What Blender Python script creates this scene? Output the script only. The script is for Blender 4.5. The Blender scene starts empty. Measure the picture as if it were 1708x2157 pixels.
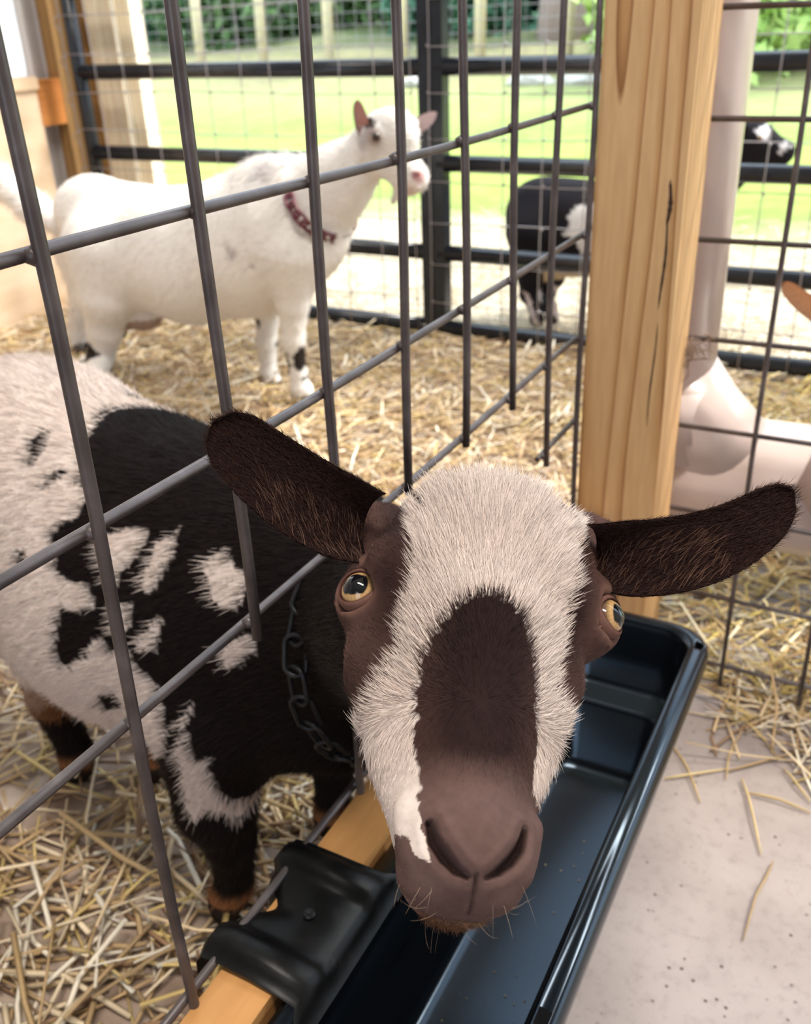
import bpy, bmesh, math, random
import numpy as np
from mathutils import Vector, Matrix
random.seed(7); rng = np.random.default_rng(7)
SC = bpy.context.scene; COL = SC.collection

# ------------------------------------------------------------------ camera, world, sun, exposure
CAM_POS = np.array([0.0, 0.0, 0.80])
FPX, CX, CY = 1994.0, 854.0, 1078.5
CAM_R = np.array([[0.885, -0.186, -0.426], [0.464, 0.418, 0.781], [-0.033, 0.889, -0.457]])  # columns: right, up, forward
_r = CAM_R[:, 0] / np.linalg.norm(CAM_R[:, 0]); _f = CAM_R[:, 2] - CAM_R[:, 2].dot(_r) * _r; _f /= np.linalg.norm(_f)
_u = np.cross(_r, _f); CAM_R = np.array([_r, _u, _f]).T
cam_data = bpy.data.cameras.new('camera'); cam = bpy.data.objects.new('camera', cam_data); COL.objects.link(cam)
cam.matrix_world = Matrix(((_r[0], _u[0], -_f[0], 0), (_r[1], _u[1], -_f[1], 0), (_r[2], _u[2], -_f[2], 0.80), (0, 0, 0, 1)))
cam_data.sensor_fit = 'VERTICAL'; cam_data.sensor_height = 36.0; cam_data.lens = 36.0 * FPX / 2157.0
cam_data.clip_start = 0.02; cam_data.clip_end = 200
cam_data.dof.use_dof = True; cam_data.dof.focus_distance = 0.42; cam_data.dof.aperture_fstop = 13.0
SC.camera = cam
SC.view_settings.view_transform = 'Standard'; SC.view_settings.look = 'None'
SC.view_settings.exposure = 0.06; SC.view_settings.gamma = 1.0; SC.view_settings.use_curve_mapping = False
world = bpy.data.worlds.new('sky'); SC.world = world; world.use_nodes = True
wn = world.node_tree; bg = wn.nodes['Background']
bg.inputs['Color'].default_value = (0.72, 0.85, 1.0, 1); bg.inputs['Strength'].default_value = 4.2
sun_d = bpy.data.lights.new('sun', 'SUN'); sun_d.energy = 7.5; sun_d.angle = math.radians(14.0); sun_d.color = (1.0, 0.95, 0.86)
sun = bpy.data.objects.new('sun', sun_d); COL.objects.link(sun)
sun.rotation_euler = Vector((0.60, 0.42, 0.95)).to_track_quat('Z', 'Y').to_euler()
def area_fill(name, loc, size, energy, color=(1.0, 0.95, 0.90), direction=(0, 0, 1)):
    d = bpy.data.lights.new(name, 'AREA'); d.shape = 'RECTANGLE'; d.size, d.size_y = size; d.energy = energy; d.color = color
    o = bpy.data.objects.new(name, d); COL.objects.link(o); o.location = loc
    o.rotation_euler = Vector(direction).to_track_quat('Z', 'Y').to_euler(); return o
area_fill('ceiling_fill', (0.5, -0.2, 4.1), (1.8, 0.5), 165, (1.0, 0.93, 0.86))  # unseen fill light added overhead to brighten the goat's face

def at(px, py, Z):                                   # point at depth Z along the sight line of a pixel
    return CAM_R @ (np.array([px - CX, CY - py, FPX]) * Z / FPX) + CAM_POS
def on_plane(px, py, axis, val):
    d = CAM_R @ np.array([px - CX, CY - py, FPX]); t = (val - CAM_POS[axis]) / d[axis]; return CAM_POS + t * d
def pY(px, py, Y): return on_plane(px, py, 1, Y)
def gz(px, py, z=0.0): return on_plane(px, py, 2, z)

# ------------------------------------------------------------------ materials
def mat(name, color=(0.5, 0.5, 0.5), rough=0.6, metal=0.0, spec=0.5, coat=0.0, transmission=0.0):
    m = bpy.data.materials.new(name); m.use_nodes = True; b = m.node_tree.nodes['Principled BSDF']
    b.inputs['Base Color'].default_value = (*color, 1); b.inputs['Roughness'].default_value = rough
    b.inputs['Metallic'].default_value = metal; b.inputs['Specular IOR Level'].default_value = spec
    b.inputs['Coat Weight'].default_value = coat; b.inputs['Transmission Weight'].default_value = transmission
    return m
def nd(m, t, **kw):
    n = m.node_tree.nodes.new(t)
    for k, v in kw.items():
        if k in n.inputs: n.inputs[k].default_value = v
        else: setattr(n, k, v)
    return n
def lk(m, a, b): m.node_tree.links.new(a, b)
def ramp(m, fac, stops):
    r = nd(m, 'ShaderNodeValToRGB'); e = r.color_ramp.elements
    while len(e) < len(stops): e.new(0.5)
    for i, (p, c) in enumerate(stops): e[i].position = p; e[i].color = (*c, 1)
    lk(m, fac, r.inputs['Fac']); return r
def bsdf(m): return m.node_tree.nodes['Principled BSDF']
def noise_mat(name, stops, scale=8.0, rough=0.8, stretch=(1, 1, 1), bump=0.2, detail=6.0, metal=0.0, spec=0.3, bump_scale=None, dist=0.002):
    m = mat(name, rough=rough, metal=metal, spec=spec)
    tc = nd(m, 'ShaderNodeTexCoord'); mp = nd(m, 'ShaderNodeMapping'); mp.inputs['Scale'].default_value = stretch
    lk(m, tc.outputs['Object'], mp.inputs['Vector'])
    n = nd(m, 'ShaderNodeTexNoise', Scale=scale, Detail=detail); lk(m, mp.outputs['Vector'], n.inputs['Vector'])
    r = ramp(m, n.outputs['Fac'], stops); lk(m, r.outputs['Color'], bsdf(m).inputs['Base Color'])
    if bump:
        n2 = nd(m, 'ShaderNodeTexNoise', Scale=bump_scale or scale * 3, Detail=5.0); lk(m, mp.outputs['Vector'], n2.inputs['Vector'])
        bp = nd(m, 'ShaderNodeBump', Strength=bump, Distance=dist); lk(m, n2.outputs['Fac'], bp.inputs['Height'])
        lk(m, bp.outputs['Normal'], bsdf(m).inputs['Normal'])
    return m
def wood_mat(name, light, dark, line, axis=2, ring=16.0, rough=0.6, offset=(0, 0, 0)):
    m = mat(name, rough=rough, spec=0.3)
    tc = nd(m, 'ShaderNodeTexCoord'); mp = nd(m, 'ShaderNodeMapping')
    s = [1, 1, 1]; s[axis] = 0.10; mp.inputs['Scale'].default_value = s; mp.inputs['Location'].default_value = offset
    lk(m, tc.outputs['Object'], mp.inputs['Vector'])
    nz = nd(m, 'ShaderNodeTexNoise', Scale=7.0, Detail=3.0); lk(m, mp.outputs['Vector'], nz.inputs['Vector'])
    wv = nd(m, 'ShaderNodeTexWave', Scale=ring, Distortion=6.5, Detail=2.0)
    wv.wave_type = 'RINGS'; wv.rings_direction = 'XYZ'[axis]; wv.wave_profile = 'SAW'
    wv.inputs['Detail Scale'].default_value = 0.5
    ad = nd(m, 'ShaderNodeVectorMath'); ad.operation = 'ADD'
    sc = nd(m, 'ShaderNodeVectorMath'); sc.operation = 'SCALE'; sc.inputs['Scale'].default_value = 0.06
    lk(m, nz.outputs['Color'], sc.inputs[0]); lk(m, mp.outputs['Vector'], ad.inputs[0]); lk(m, sc.outputs['Vector'], ad.inputs[1])
    lk(m, ad.outputs['Vector'], wv.inputs['Vector'])
    r = ramp(m, wv.outputs['Fac'], [(0.0, light), (0.55, light), (0.86, dark), (0.97, line), (1.0, light)])
    fn = nd(m, 'ShaderNodeTexNoise', Scale=160.0, Detail=3.0); lk(m, mp.outputs['Vector'], fn.inputs['Vector'])
    mx = nd(m, 'ShaderNodeMix'); mx.data_type = 'RGBA'; mx.blend_type = 'MULTIPLY'; mx.inputs[0].default_value = 0.35
    fr = ramp(m, fn.outputs['Fac'], [(0.3, (0.62, 0.55, 0.48)), (0.65, (1, 1, 1))])
    lk(m, r.outputs['Color'], mx.inputs[6]); lk(m, fr.outputs['Color'], mx.inputs[7]); lk(m, mx.outputs[2], bsdf(m).inputs['Base Color'])
    bp = nd(m, 'ShaderNodeBump', Strength=0.25, Distance=0.001); lk(m, fn.outputs['Fac'], bp.inputs['Height']); lk(m, bp.outputs['Normal'], bsdf(m).inputs['Normal'])
    return m
def attr_mat(name, attr, rough=0.7, spec=0.3, sheen=0.0, noise=0.15, nscale=120):
    m = mat(name, rough=rough, spec=spec)
    a = nd(m, 'ShaderNodeAttribute'); a.attribute_name = attr
    if noise:
        tc = nd(m, 'ShaderNodeTexCoord'); n = nd(m, 'ShaderNodeTexNoise', Scale=nscale, Detail=4.0); lk(m, tc.outputs['Object'], n.inputs['Vector'])
        r = ramp(m, n.outputs['Fac'], [(0.25, (1 - noise,) * 3), (0.75, (1, 1, 1))])
        mx = nd(m, 'ShaderNodeMix'); mx.data_type = 'RGBA'; mx.blend_type = 'MULTIPLY'; mx.inputs[0].default_value = 1.0
        lk(m, a.outputs['Color'], mx.inputs[6]); lk(m, r.outputs['Color'], mx.inputs[7]); lk(m, mx.outputs[2], bsdf(m).inputs['Base Color'])
    else: lk(m, a.outputs['Color'], bsdf(m).inputs['Base Color'])
    bsdf(m).inputs['Sheen Weight'].default_value = sheen
    return m
M = {}
M['wire'] = noise_mat('galvanised_wire', [(0.3, (0.060, 0.046, 0.044)), (0.6, (0.105, 0.084, 0.081)), (0.8, (0.17, 0.145, 0.14))], 40, 0.42, bump=0.25, metal=0.35, spec=0.5, dist=0.0004)
M['thin_wire'] = mat('thin_wire', (0.36, 0.33, 0.34), 0.4, 0.5)
M['pine'] = wood_mat('pine_post', (0.60, 0.375, 0.180), (0.47, 0.255, 0.100), (0.26, 0.115, 0.038), 2, 24.0, offset=(0.252, -0.955, 0.0))
M['board'] = wood_mat('pine_board', (0.52, 0.255, 0.085), (0.44, 0.20, 0.06), (0.30, 0.12, 0.03), 1, 9.0)
M['pine_pale'] = wood_mat('pine_pale', (0.93, 0.82, 0.62), (0.90, 0.76, 0.53), (0.70, 0.50, 0.27), 2, 14.0)
M['brown_wood'] = wood_mat('stained_wood', (0.34, 0.19, 0.07), (0.26, 0.14, 0.05), (0.18, 0.09, 0.03), 2, 12.0)
M['orange_wood'] = wood_mat('orange_wood', (0.52, 0.20, 0.05), (0.42, 0.15, 0.035), (0.30, 0.10, 0.02), 1, 10.0)
M['ply'] = noise_mat('plywood', [(0.3, (0.62, 0.43, 0.27)), (0.55, (0.74, 0.54, 0.37)), (0.75, (0.80, 0.62, 0.45))], 5, 0.7, (1, 1, 3), 0.15)
M['metal_wall'] = noise_mat('painted_metal', [(0.3, (0.42, 0.38, 0.37)), (0.7, (0.52, 0.49, 0.48))], 3, 0.4, bump=0, metal=0.1)
M['white_sheet'] = noise_mat('white_sheet', [(0.3, (0.72, 0.75, 0.80)), (0.7, (0.80, 0.83, 0.88))], 3, 0.4, bump=0)
M['ceiling'] = noise_mat('ceiling_metal', [(0.3, (0.62, 0.63, 0.66)), (0.7, (0.70, 0.71, 0.74))], 3, 0.5, bump=0)
M['gate'] = noise_mat('gate_paint', [(0.3, (0.008, 0.009, 0.012)), (0.7, (0.016, 0.017, 0.022))], 20, 0.25, bump=0.1, metal=0.0, spec=0.35, dist=0.0005)
M['rubber'] = noise_mat('black_plastic', [(0.3, (0.0022, 0.0026, 0.0034)), (0.7, (0.004, 0.0048, 0.0065))], 14, 0.19, bump=0.05, spec=0.46, bump_scale=90, dist=0.0005)
bsdf(M['rubber']).inputs['Specular Tint'].default_value = (0.62, 0.80, 1.0, 1)  # blue tint put into the reflections to imitate sky colour
M['hook'] = noise_mat('worn_black_plastic', [(0.3, (0.004, 0.004, 0.004)), (0.6, (0.010, 0.009, 0.009)), (0.8, (0.03, 0.027, 0.025))], 45, 0.38, bump=0.3, spec=0.35, dist=0.0005)
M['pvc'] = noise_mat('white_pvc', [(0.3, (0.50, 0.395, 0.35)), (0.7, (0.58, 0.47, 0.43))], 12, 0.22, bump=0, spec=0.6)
M['chain'] = mat('dark_chain', (0.018, 0.018, 0.02), 0.4, 0.6)
M['red_chain'] = mat('maroon_plastic_chain', (0.10, 0.012, 0.025), 0.35, 0.0)
M['foliage'] = noise_mat('foliage', [(0.3, (0.025, 0.07, 0.025)), (0.55, (0.08, 0.15, 0.05)), (0.75, (0.17, 0.24, 0.11))], 3, 0.6, bump=0)
M['foliage_light'] = noise_mat('foliage_light', [(0.3, (0.22, 0.38, 0.08)), (0.7, (0.50, 0.62, 0.22))], 3, 0.6, bump=0)
M['foliage_blue'] = noise_mat('foliage_blue', [(0.3, (0.02, 0.08, 0.045)), (0.7, (0.09, 0.22, 0.13))], 3, 0.6, bump=0)
M['bark'] = noise_mat('bark', [(0.3, (0.20, 0.14, 0.12)), (0.7, (0.38, 0.30, 0.27))], 6, 0.9, (1, 1, 0.2), 0.6, dist=0.02)
M['stone'] = noise_mat('stone', [(0.3, (0.35, 0.33, 0.30)), (0.7, (0.55, 0.53, 0.50))], 6, 0.9, bump=0.4, dist=0.01)
M['post_far'] = noise_mat('weathered_post', [(0.3, (0.50, 0.42, 0.26)), (0.7, (0.62, 0.55, 0.38))], 5, 0.85, (1, 1, 0.2), 0.2)
M['straw'] = attr_mat('straw', 'tint', 0.5, 0.35, noise=0.1, nscale=60)
M['coat'] = attr_mat('short_coat', 'coat', 0.75, 0.06, noise=0.22, nscale=260)
M['hoof'] = mat('hoof_horn', (0.10, 0.07, 0.05), 0.5)
M['eye'] = attr_mat('eyeball', 'coat', 0.06, 0.35, noise=0)
bsdf(M['eye']).inputs['Coat Weight'].default_value = 0.35; bsdf(M['eye']).inputs['Coat Roughness'].default_value = 0.02
M['pupil'] = mat('pupil', (0.003, 0.003, 0.004), 0.04, 0.0, 0.7, 1.0)
def hair_mat():
    m = attr_mat('hair_strands', 'hcol', 0.5, 0.10, noise=0); return m
M['hair'] = hair_mat()

# ------------------------------------------------------------------ object helpers
def tag(o, label=None, cat=None, group=None, kind=None):
    if label: o['label'] = label
    if cat: o['category'] = cat
    if group: o['group'] = group
    if kind: o['kind'] = kind
    return o
def empty(name, loc=(0, 0, 0)):
    o = bpy.data.objects.new(name, None); COL.objects.link(o); o.location = loc; o.empty_display_size = 0.05; return o
def link_mesh(name, me, m=None, parent=None, smooth=False):
    o = bpy.data.objects.new(name, me); COL.objects.link(o)
    if m and not me.materials: me.materials.append(m)
    if smooth: me.polygons.foreach_set('use_smooth', [True] * len(me.polygons))
    if parent:
        o.parent = parent; o.matrix_parent_inverse = Matrix.Translation(parent.location).inverted() if parent.type == 'EMPTY' else Matrix()
    return o
def from_bm(name, bm, m=None, parent=None, smooth=False, bevel=0, seg=2):
    if bevel:
        bmesh.ops.bevel(bm, geom=[e for e in bm.edges if len(e.link_faces) == 2 and e.calc_face_angle(0) > 0.6], offset=bevel, segments=seg, affect='EDGES', profile=0.6)
    bmesh.ops.recalc_face_normals(bm, faces=bm.faces)
    me = bpy.data.meshes.new(name); bm.to_mesh(me); bm.free(); return link_mesh(name, me, m, parent, smooth)
def add_box(bm, lo, hi):
    x0, y0, z0 = lo; x1, y1, z1 = hi
    v = [bm.verts.new(p) for p in ((x0, y0, z0), (x1, y0, z0), (x1, y1, z0), (x0, y1, z0), (x0, y0, z1), (x1, y0, z1), (x1, y1, z1), (x0, y1, z1))]
    for f in ((0, 3, 2, 1), (4, 5, 6, 7), (0, 1, 5, 4), (1, 2, 6, 5), (2, 3, 7, 6), (3, 0, 4, 7)): bm.faces.new([v[i] for i in f])
def box(name, lo, hi, m, parent=None, bevel=0.0, seg=2):
    bm = bmesh.new(); add_box(bm, lo, hi); return from_bm(name, bm, m, parent, bevel=bevel, seg=seg)
def add_tube(bm, pts, r, n=10, cap=True, flat=1.0):
    pts = [Vector(p) for p in pts]; rs = r if hasattr(r, '__len__') else [r] * len(pts)
    rings = []; ref = None
    for i, p in enumerate(pts):
        t = ((pts[min(i + 1, len(pts) - 1)] - pts[max(i - 1, 0)])).normalized()
        if ref is None:
            ref = Vector((0, 0, 1)) if abs(t.z) < 0.9 else Vector((1, 0, 0))
        a = (ref - t * ref.dot(t)).normalized(); ref = a; b = t.cross(a)
        rings.append([bm.verts.new(p + (a * math.cos(2 * math.pi * k / n) + b * math.sin(2 * math.pi * k / n) * flat) * rs[i]) for k in range(n)])
    for i in range(len(rings) - 1):
        for k in range(n): bm.faces.new((rings[i][k], rings[i][(k + 1) % n], rings[i + 1][(k + 1) % n], rings[i + 1][k]))
    if cap: bm.faces.new(rings[0]); bm.faces.new(rings[-1])
def tube(name, pts, r, m, parent=None, n=10, flat=1.0, smooth=True):
    bm = bmesh.new(); add_tube(bm, pts, r, n, True, flat); return from_bm(name, bm, m, parent, smooth=smooth)

# ------------------------------------------------------------------ the setting
def concrete_mat():
    m = noise_mat('concrete', [(0.3, (0.27, 0.225, 0.21)), (0.5, (0.32, 0.27, 0.252)), (0.75, (0.38, 0.325, 0.305))], 6, 0.55, bump=0.12, bump_scale=120, spec=0.3)
    tc = nd(m, 'ShaderNodeTexCoord'); v = nd(m, 'ShaderNodeTexVoronoi', Scale=70.0); lk(m, tc.outputs['Object'], v.inputs['Vector'])
    v.inputs['Randomness'].default_value = 1.0
    r = ramp(m, v.outputs['Distance'], [(0.0, (0.15, 0.13, 0.12)), (0.10, (0.35, 0.32, 0.30)), (0.16, (1, 1, 1))])
    n = nd(m, 'ShaderNodeTexNoise', Scale=11.0, Detail=3.0); lk(m, tc.outputs['Object'], n.inputs['Vector'])
    r2 = ramp(m, n.outputs['Fac'], [(0.44, (1, 1, 1)), (0.56, (0, 0, 0))])
    mx = nd(m, 'ShaderNodeMix'); mx.data_type = 'RGBA'; mx.blend_type = 'MULTIPLY'
    inv = nd(m, 'ShaderNodeMath'); inv.operation = 'SUBTRACT'; inv.inputs[0].default_value = 1.0; lk(m, r2.outputs['Color'], inv.inputs[1])
    lk(m, inv.outputs[0], mx.inputs[0])
    src0 = bsdf(m).inputs['Base Color'].links[0].from_socket
    g = nd(m, 'ShaderNodeTexNoise', Scale=70.0, Detail=8.0, Roughness=0.75); lk(m, tc.outputs['Object'], g.inputs['Vector']); gr_ = ramp(m, g.outputs['Fac'], [(0.3, (0.72, 0.70, 0.70)), (0.5, (1, 1, 1)), (0.7, (1.0, 1.0, 1.0))])
    gm = nd(m, 'ShaderNodeMix'); gm.data_type = 'RGBA'; gm.blend_type = 'MULTIPLY'; gm.inputs[0].default_value = 0.8; lk(m, src0, gm.inputs[6]); lk(m, gr_.outputs['Color'], gm.inputs[7]); src = gm.outputs[2]
    lk(m, src, mx.inputs[6]); lk(m, r.outputs['Color'], mx.inputs[7]); lk(m, mx.outputs[2], bsdf(m).inputs['Base Color'])
    return m
o = box('floor', (-2.6, -4.0, -0.12), (3.5, 2.42, 0.0), concrete_mat()); tag(o, 'pale grey concrete barn floor', kind='structure')
o = box('floor_pen', (-2.48, -0.6, -0.0), (-0.30, 2.42, 0.004), noise_mat('dusty_bedding_base', [(0.3, (0.22, 0.15, 0.11)), (0.5, (0.36, 0.27, 0.21)), (0.75, (0.50, 0.41, 0.33))], 14, 0.9, bump=0.5, spec=0.1, dist=0.004)); tag(o, 'dusty trodden floor of the straw pen', kind='structure')
# outside ground: rises away from the barn
def ground_z(x, y):
    t = max(0.0, y - 4.6); return -0.01 + 0.052 * t + 0.011 * t * t * (1 if t < 6 else 0) + (0.011 * 36 + 0.13 * (t - 6) if t >= 6 else 0)
bm = bmesh.new(); NX, NY = 60, 60; vv = []
for j in range(NY + 1):
    y = 2.42 + 30 * (j / NY) ** 1.6
    for i in range(NX + 1):
        x = -24 + 36 * i / NX; vv.append(bm.verts.new((x, y, ground_z(x, y) + 0.02 * math.sin(3 * x + 2 * y) * min(1, max(0, y - 3)))))
for j in range(NY):
    for i in range(NX): a = j * (NX + 1) + i; bm.faces.new((vv[a], vv[a + 1], vv[a + NX + 2], vv[a + NX + 1]))
m = mat('yard_ground', rough=0.95, spec=0.1); tc = nd(m, 'ShaderNodeTexCoord'); sep = nd(m, 'ShaderNodeSeparateXYZ'); lk(m, tc.outputs['Object'], sep.inputs[0])
nz = nd(m, 'ShaderNodeTexNoise', Scale=1.3, Detail=6.0); lk(m, tc.outputs['Object'], nz.inputs['Vector'])
ad = nd(m, 'ShaderNodeMath'); ad.operation = 'MULTIPLY_ADD'; lk(m, nz.outputs['Fac'], ad.inputs[0]); ad.inputs[1].default_value = 1.6; lk(m, sep.outputs['Y'], ad.inputs[2])
mr = nd(m, 'ShaderNodeMapRange'); mr.inputs['From Min'].default_value = 2.0; mr.inputs['From Max'].default_value = 14.0; lk(m, ad.outputs[0], mr.inputs['Value'])
r = ramp(m, mr.outputs[0], [(0.0, (0.62, 0.53, 0.42)), (0.20, (0.56, 0.49, 0.36)), (0.27, (0.20, 0.26, 0.07)), (0.36, (0.30, 0.38, 0.09)), (0.44, (0.21, 0.29, 0.08)), (0.52, (0.27, 0.33, 0.12)), (0.64, (0.27, 0.24, 0.14)), (0.8, (0.12, 0.15, 0.07)), (0.95, (0.08, 0.12, 0.05))])
n3 = nd(m, 'ShaderNodeTexNoise', Scale=9.0, Detail=6.0); lk(m, tc.outputs['Object'], n3.inputs['Vector'])
mx = nd(m, 'ShaderNodeMix'); mx.data_type = 'RGBA'; mx.blend_type = 'MULTIPLY'; mx.inputs[0].default_value = 0.6
r3 = ramp(m, n3.outputs['Fac'], [(0.3, (0.6, 0.6, 0.55)), (0.7, (1, 1, 1))]); lk(m, r.outputs['Color'], mx.inputs[6]); lk(m, r3.outputs['Color'], mx.inputs[7]); lk(m, mx.outputs[2], bsdf(m).inputs['Base Color'])
o = from_bm('ground', bm, m, smooth=True); tag(o, 'sunlit yard ground of pale dirt and grass rising to the trees', kind='structure')
# left wall of corrugated metal, ceiling
def corrugated(name, x, y0, y1, z0, z1, m, pitch=0.15):
    bm = bmesh.new(); prof = []; y = y0
    while y < y1: prof += [(x, y), (x, y + pitch * .45), (x + 0.022, y + pitch * .58), (x + 0.022, y + pitch * .87)]; y += pitch
    lo = [bm.verts.new((a, b, z0)) for a, b in prof]; hi = [bm.verts.new((a, b, z1)) for a, b in prof]
    lo2 = [bm.verts.new((a - 0.004, b, z0)) for a, b in prof]; hi2 = [bm.verts.new((a - 0.004, b, z1)) for a, b in prof]
    for i in range(len(prof) - 1):
        bm.faces.new((lo[i], lo[i + 1], hi[i + 1], hi[i])); bm.faces.new((lo2[i + 1], lo2[i], hi2[i], hi2[i + 1]))
        bm.faces.new((hi[i], hi[i + 1], hi2[i + 1], hi2[i]))
    return from_bm(name, bm, m)
o = corrugated('wall_left', -2.52, -4.0, 2.5, 0.0, 4.2, M['metal_wall']); tag(o, 'grey corrugated metal wall at the left of the barn', kind='structure')
o = box('ceiling', (-2.6, -4.0, 4.2), (3.6, 2.6, 4.26), M['ceiling']); tag(o, 'pale metal barn ceiling', kind='structure')
bm = bmesh.new(); add_box(bm, (-2.6, -4.06, 0.0), (-0.3, -4.0, 4.2)); add_box(bm, (1.5, -4.06, 0.0), (3.56, -4.0, 4.2)); add_box(bm, (-0.3, -4.06, 2.6), (1.5, -4.0, 4.2))  # unseen wall added to cut fill light, gap sized for frontal light
o = from_bm('wall_back_blocker', bm, M['metal_wall']); tag(o, 'metal wall added behind the photographer to block light, with an opening letting some in', kind='structure')
o = box('wall_right_blocker', (3.5, -4.0, 0.0), (3.56, 2.5, 4.2), M['metal_wall']); tag(o, 'metal wall added right of the barn aisle to cut side light', kind='structure')  # unseen wall added to keep open sky light off the scene
o = box('trim_1', (-2.50, 2.26, 0.56), (-2.452, 2.358, 0.69), M['orange_wood'], bevel=0.003); tag(o, 'orange brown wooden rail end on the metal wall', kind='structure')
o = box('trim_2', (-2.50, 2.36, 0.0), (-2.455, 2.448, 4.1), M['brown_wood'], bevel=0.003); tag(o, 'brown wooden upright at the wall corner beside the gate', kind='structure')
o = box('wall_panel', (-2.475, 0.9, 0.004), (-2.455, 2.262, 0.69), M['ply'], bevel=0.002); tag(o, 'plywood kick board along the left wall', kind='structure')
o = box('trim_3', (-2.4545, 0.9, 0.665), (-2.445, 2.262, 0.70), M['ply'], bevel=0.002); tag(o, 'pale wooden strip along the plywood top', kind='structure')
o = box('wall_sheet', (-2.475, 0.9, 0.701), (-2.46, 2.24, 2.2), M['white_sheet'], bevel=0.002); tag(o, 'smooth white sheet fixed to the left wall', kind='structure')
# pale timber door post just outside the gate: two boards
t = empty('timber_post', (-2.36, 2.52, 0)); tag(t, 'pale timber post of two boards behind the left gate end', 'post')
box('board', (-2.455, 2.462, 0.0), (-2.416, 2.50, 4.1), M['brown_wood'], t, bevel=0.002)
box('board', (-2.414, 2.47, 0.0), (-2.302, 2.51, 4.1), M['pine_pale'], t, bevel=0.002)
box('board', (-2.300, 2.50, 0.0), (-2.258, 2.56, 4.1), M['pine_pale'], t, bevel=0.002)

# ------------------------------------------------------------------ near pine post
def make_post():
    bm = bmesh.new(); add_box(bm, (-0.2985, 0.968, 0.0), (-0.209, 1.058, 4.2))
    o = from_bm('wooden_post', bm, M['pine'], bevel=0.003)
    tag(o, 'square pine post between the two wire panels, grain and a long crack on it', 'post')
    ck = bmesh.new()                                       # drying cracks: thin dark slivers let into the face
    for (x, z0, z1, w) in ((-0.2225, 0.53, 0.625, 0.0016), (-0.2222, 0.615, 0.66, 0.0022), (-0.2240, 0.40, 0.52, 0.0009)):
        n = 14; L = []; Rr = []
        for i in range(n + 1):
            u = i / n; ww = w * math.sin(math.pi * u) ** 0.6 * (0.7 + 0.5 * random.random()); xx = x + 0.0012 * math.sin(5 * u + z0 * 9); z = z0 + (z1 - z0) * u
            L.append(ck.verts.new((xx - ww, 0.9672, z))); Rr.append(ck.verts.new((xx + ww, 0.9672, z)))
        for i in range(n): ck.faces.new((L[i], Rr[i], Rr[i + 1], L[i + 1]))
    c = from_bm('crack', ck, mat('crack_dark', (0.04, 0.018, 0.008), 0.9), o); c['label'] = 'dark drying crack'
    return o
make_post()

# ------------------------------------------------------------------ near wire panels
PX = -0.300; RV = 0.0032; RH = 0.0030; Y0 = 0.259; SP = 0.0980
HZ = [0.96, 0.846, 0.725, 0.604, 0.497]
panel = empty('wire_panel', (PX, 0.4, 0.0)); tag(panel, 'heavy welded wire panel with a cut opening the spotted goat looks through', 'fence')
def wy(k): return Y0 + SP * k + (0.003 if k == 7 else 0)
zbot = {0: 0.02, 1: 0.487, 2: 0.02, 3: 0.492, 4: 0.492, 5: 0.489, 6: 0.392, 7: 0.02, -1: 0.60, -2: 0.60, -3: 0.60}
def wobble(k, a=0.0011): return lambda s: a * math.sin(4.1 * s * 3 + k * 1.7)
for k in range(-3, 8):
    w = wobble(k); z0 = zbot[k]; zz = np.linspace(z0, 1.30, 16)
    tube('vertical_wire', [(PX + 0.003 + w(z), wy(k) + w(z + 2), z) for z in zz], RV, M['wire'], panel, 12)
for i, z in enumerate([1.29, 1.18, 1.07] + HZ):
    tube('horizontal_wire', [(PX - 0.003 + wobble(i)(y) , y, z + 0.0015 * math.sin(9 * y + i)) for y in np.linspace(-0.2, 0.968, 18)], RH, M['wire'], panel, 12)
tube('horizontal_wire', [(PX - 0.003, y, 0.402) for y in (wy(6) - 0.008, 0.88, 0.968)], RH, M['wire'], panel, 12)
for z in (0.288, 0.19, 0.10): tube('horizontal_wire', [(PX - 0.003, y, z) for y in (-0.2, 0.4, 0.968)], RH, M['wire'], panel, 12)
bm = bmesh.new()                                           # weld beads at the crossings, sawn stubs at the opening
for k in range(-3, 8):
    for z in [1.29, 1.18, 1.07] + HZ + [0.402]:
        if z < zbot[k] - 0.02 or (z == 0.402 and k not in (0, 2, 6, 7)): continue
        mt = Matrix.Translation((PX, wy(k), z + 0.001)) @ Matrix.Diagonal((0.0045, 0.0046, 0.0044, 1))
        bmesh.ops.create_icosphere(bm, subdivisions=1, radius=1, matrix=mt)
o = from_bm('weld_bead', bm, M['wire'], panel, smooth=True); o['kind'] = 'stuff'

P2Y = 1.064
panel2 = empty('wire_panel', (0.3, P2Y, 0)); tag(panel2, 'welded wire panel of squares right of the pine post', 'fence')
for i, z in enumerate([1.30, 1.2, 1.1, 1.0, 0.905, 0.806, 0.706, 0.585, 0.476, 0.369, 0.26, 0.148, 0.048]):
    tube('horizontal_wire', [(x, P2Y + 0.003, z + 0.001 * math.sin(8 * x + i)) for x in np.linspace(-0.232, 1.5, 10)], 0.0030, M['wire'], panel2, 10)
for i in range(18):
    x = -0.1225 + 0.0965 * i; w = wobble(i, 0.0008)
    tube('vertical_wire', [(x + w(z), P2Y - 0.002, z) for z in np.linspace(0.02, 1.31, 9)], 0.0029, M['wire'], panel2, 10)

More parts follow.
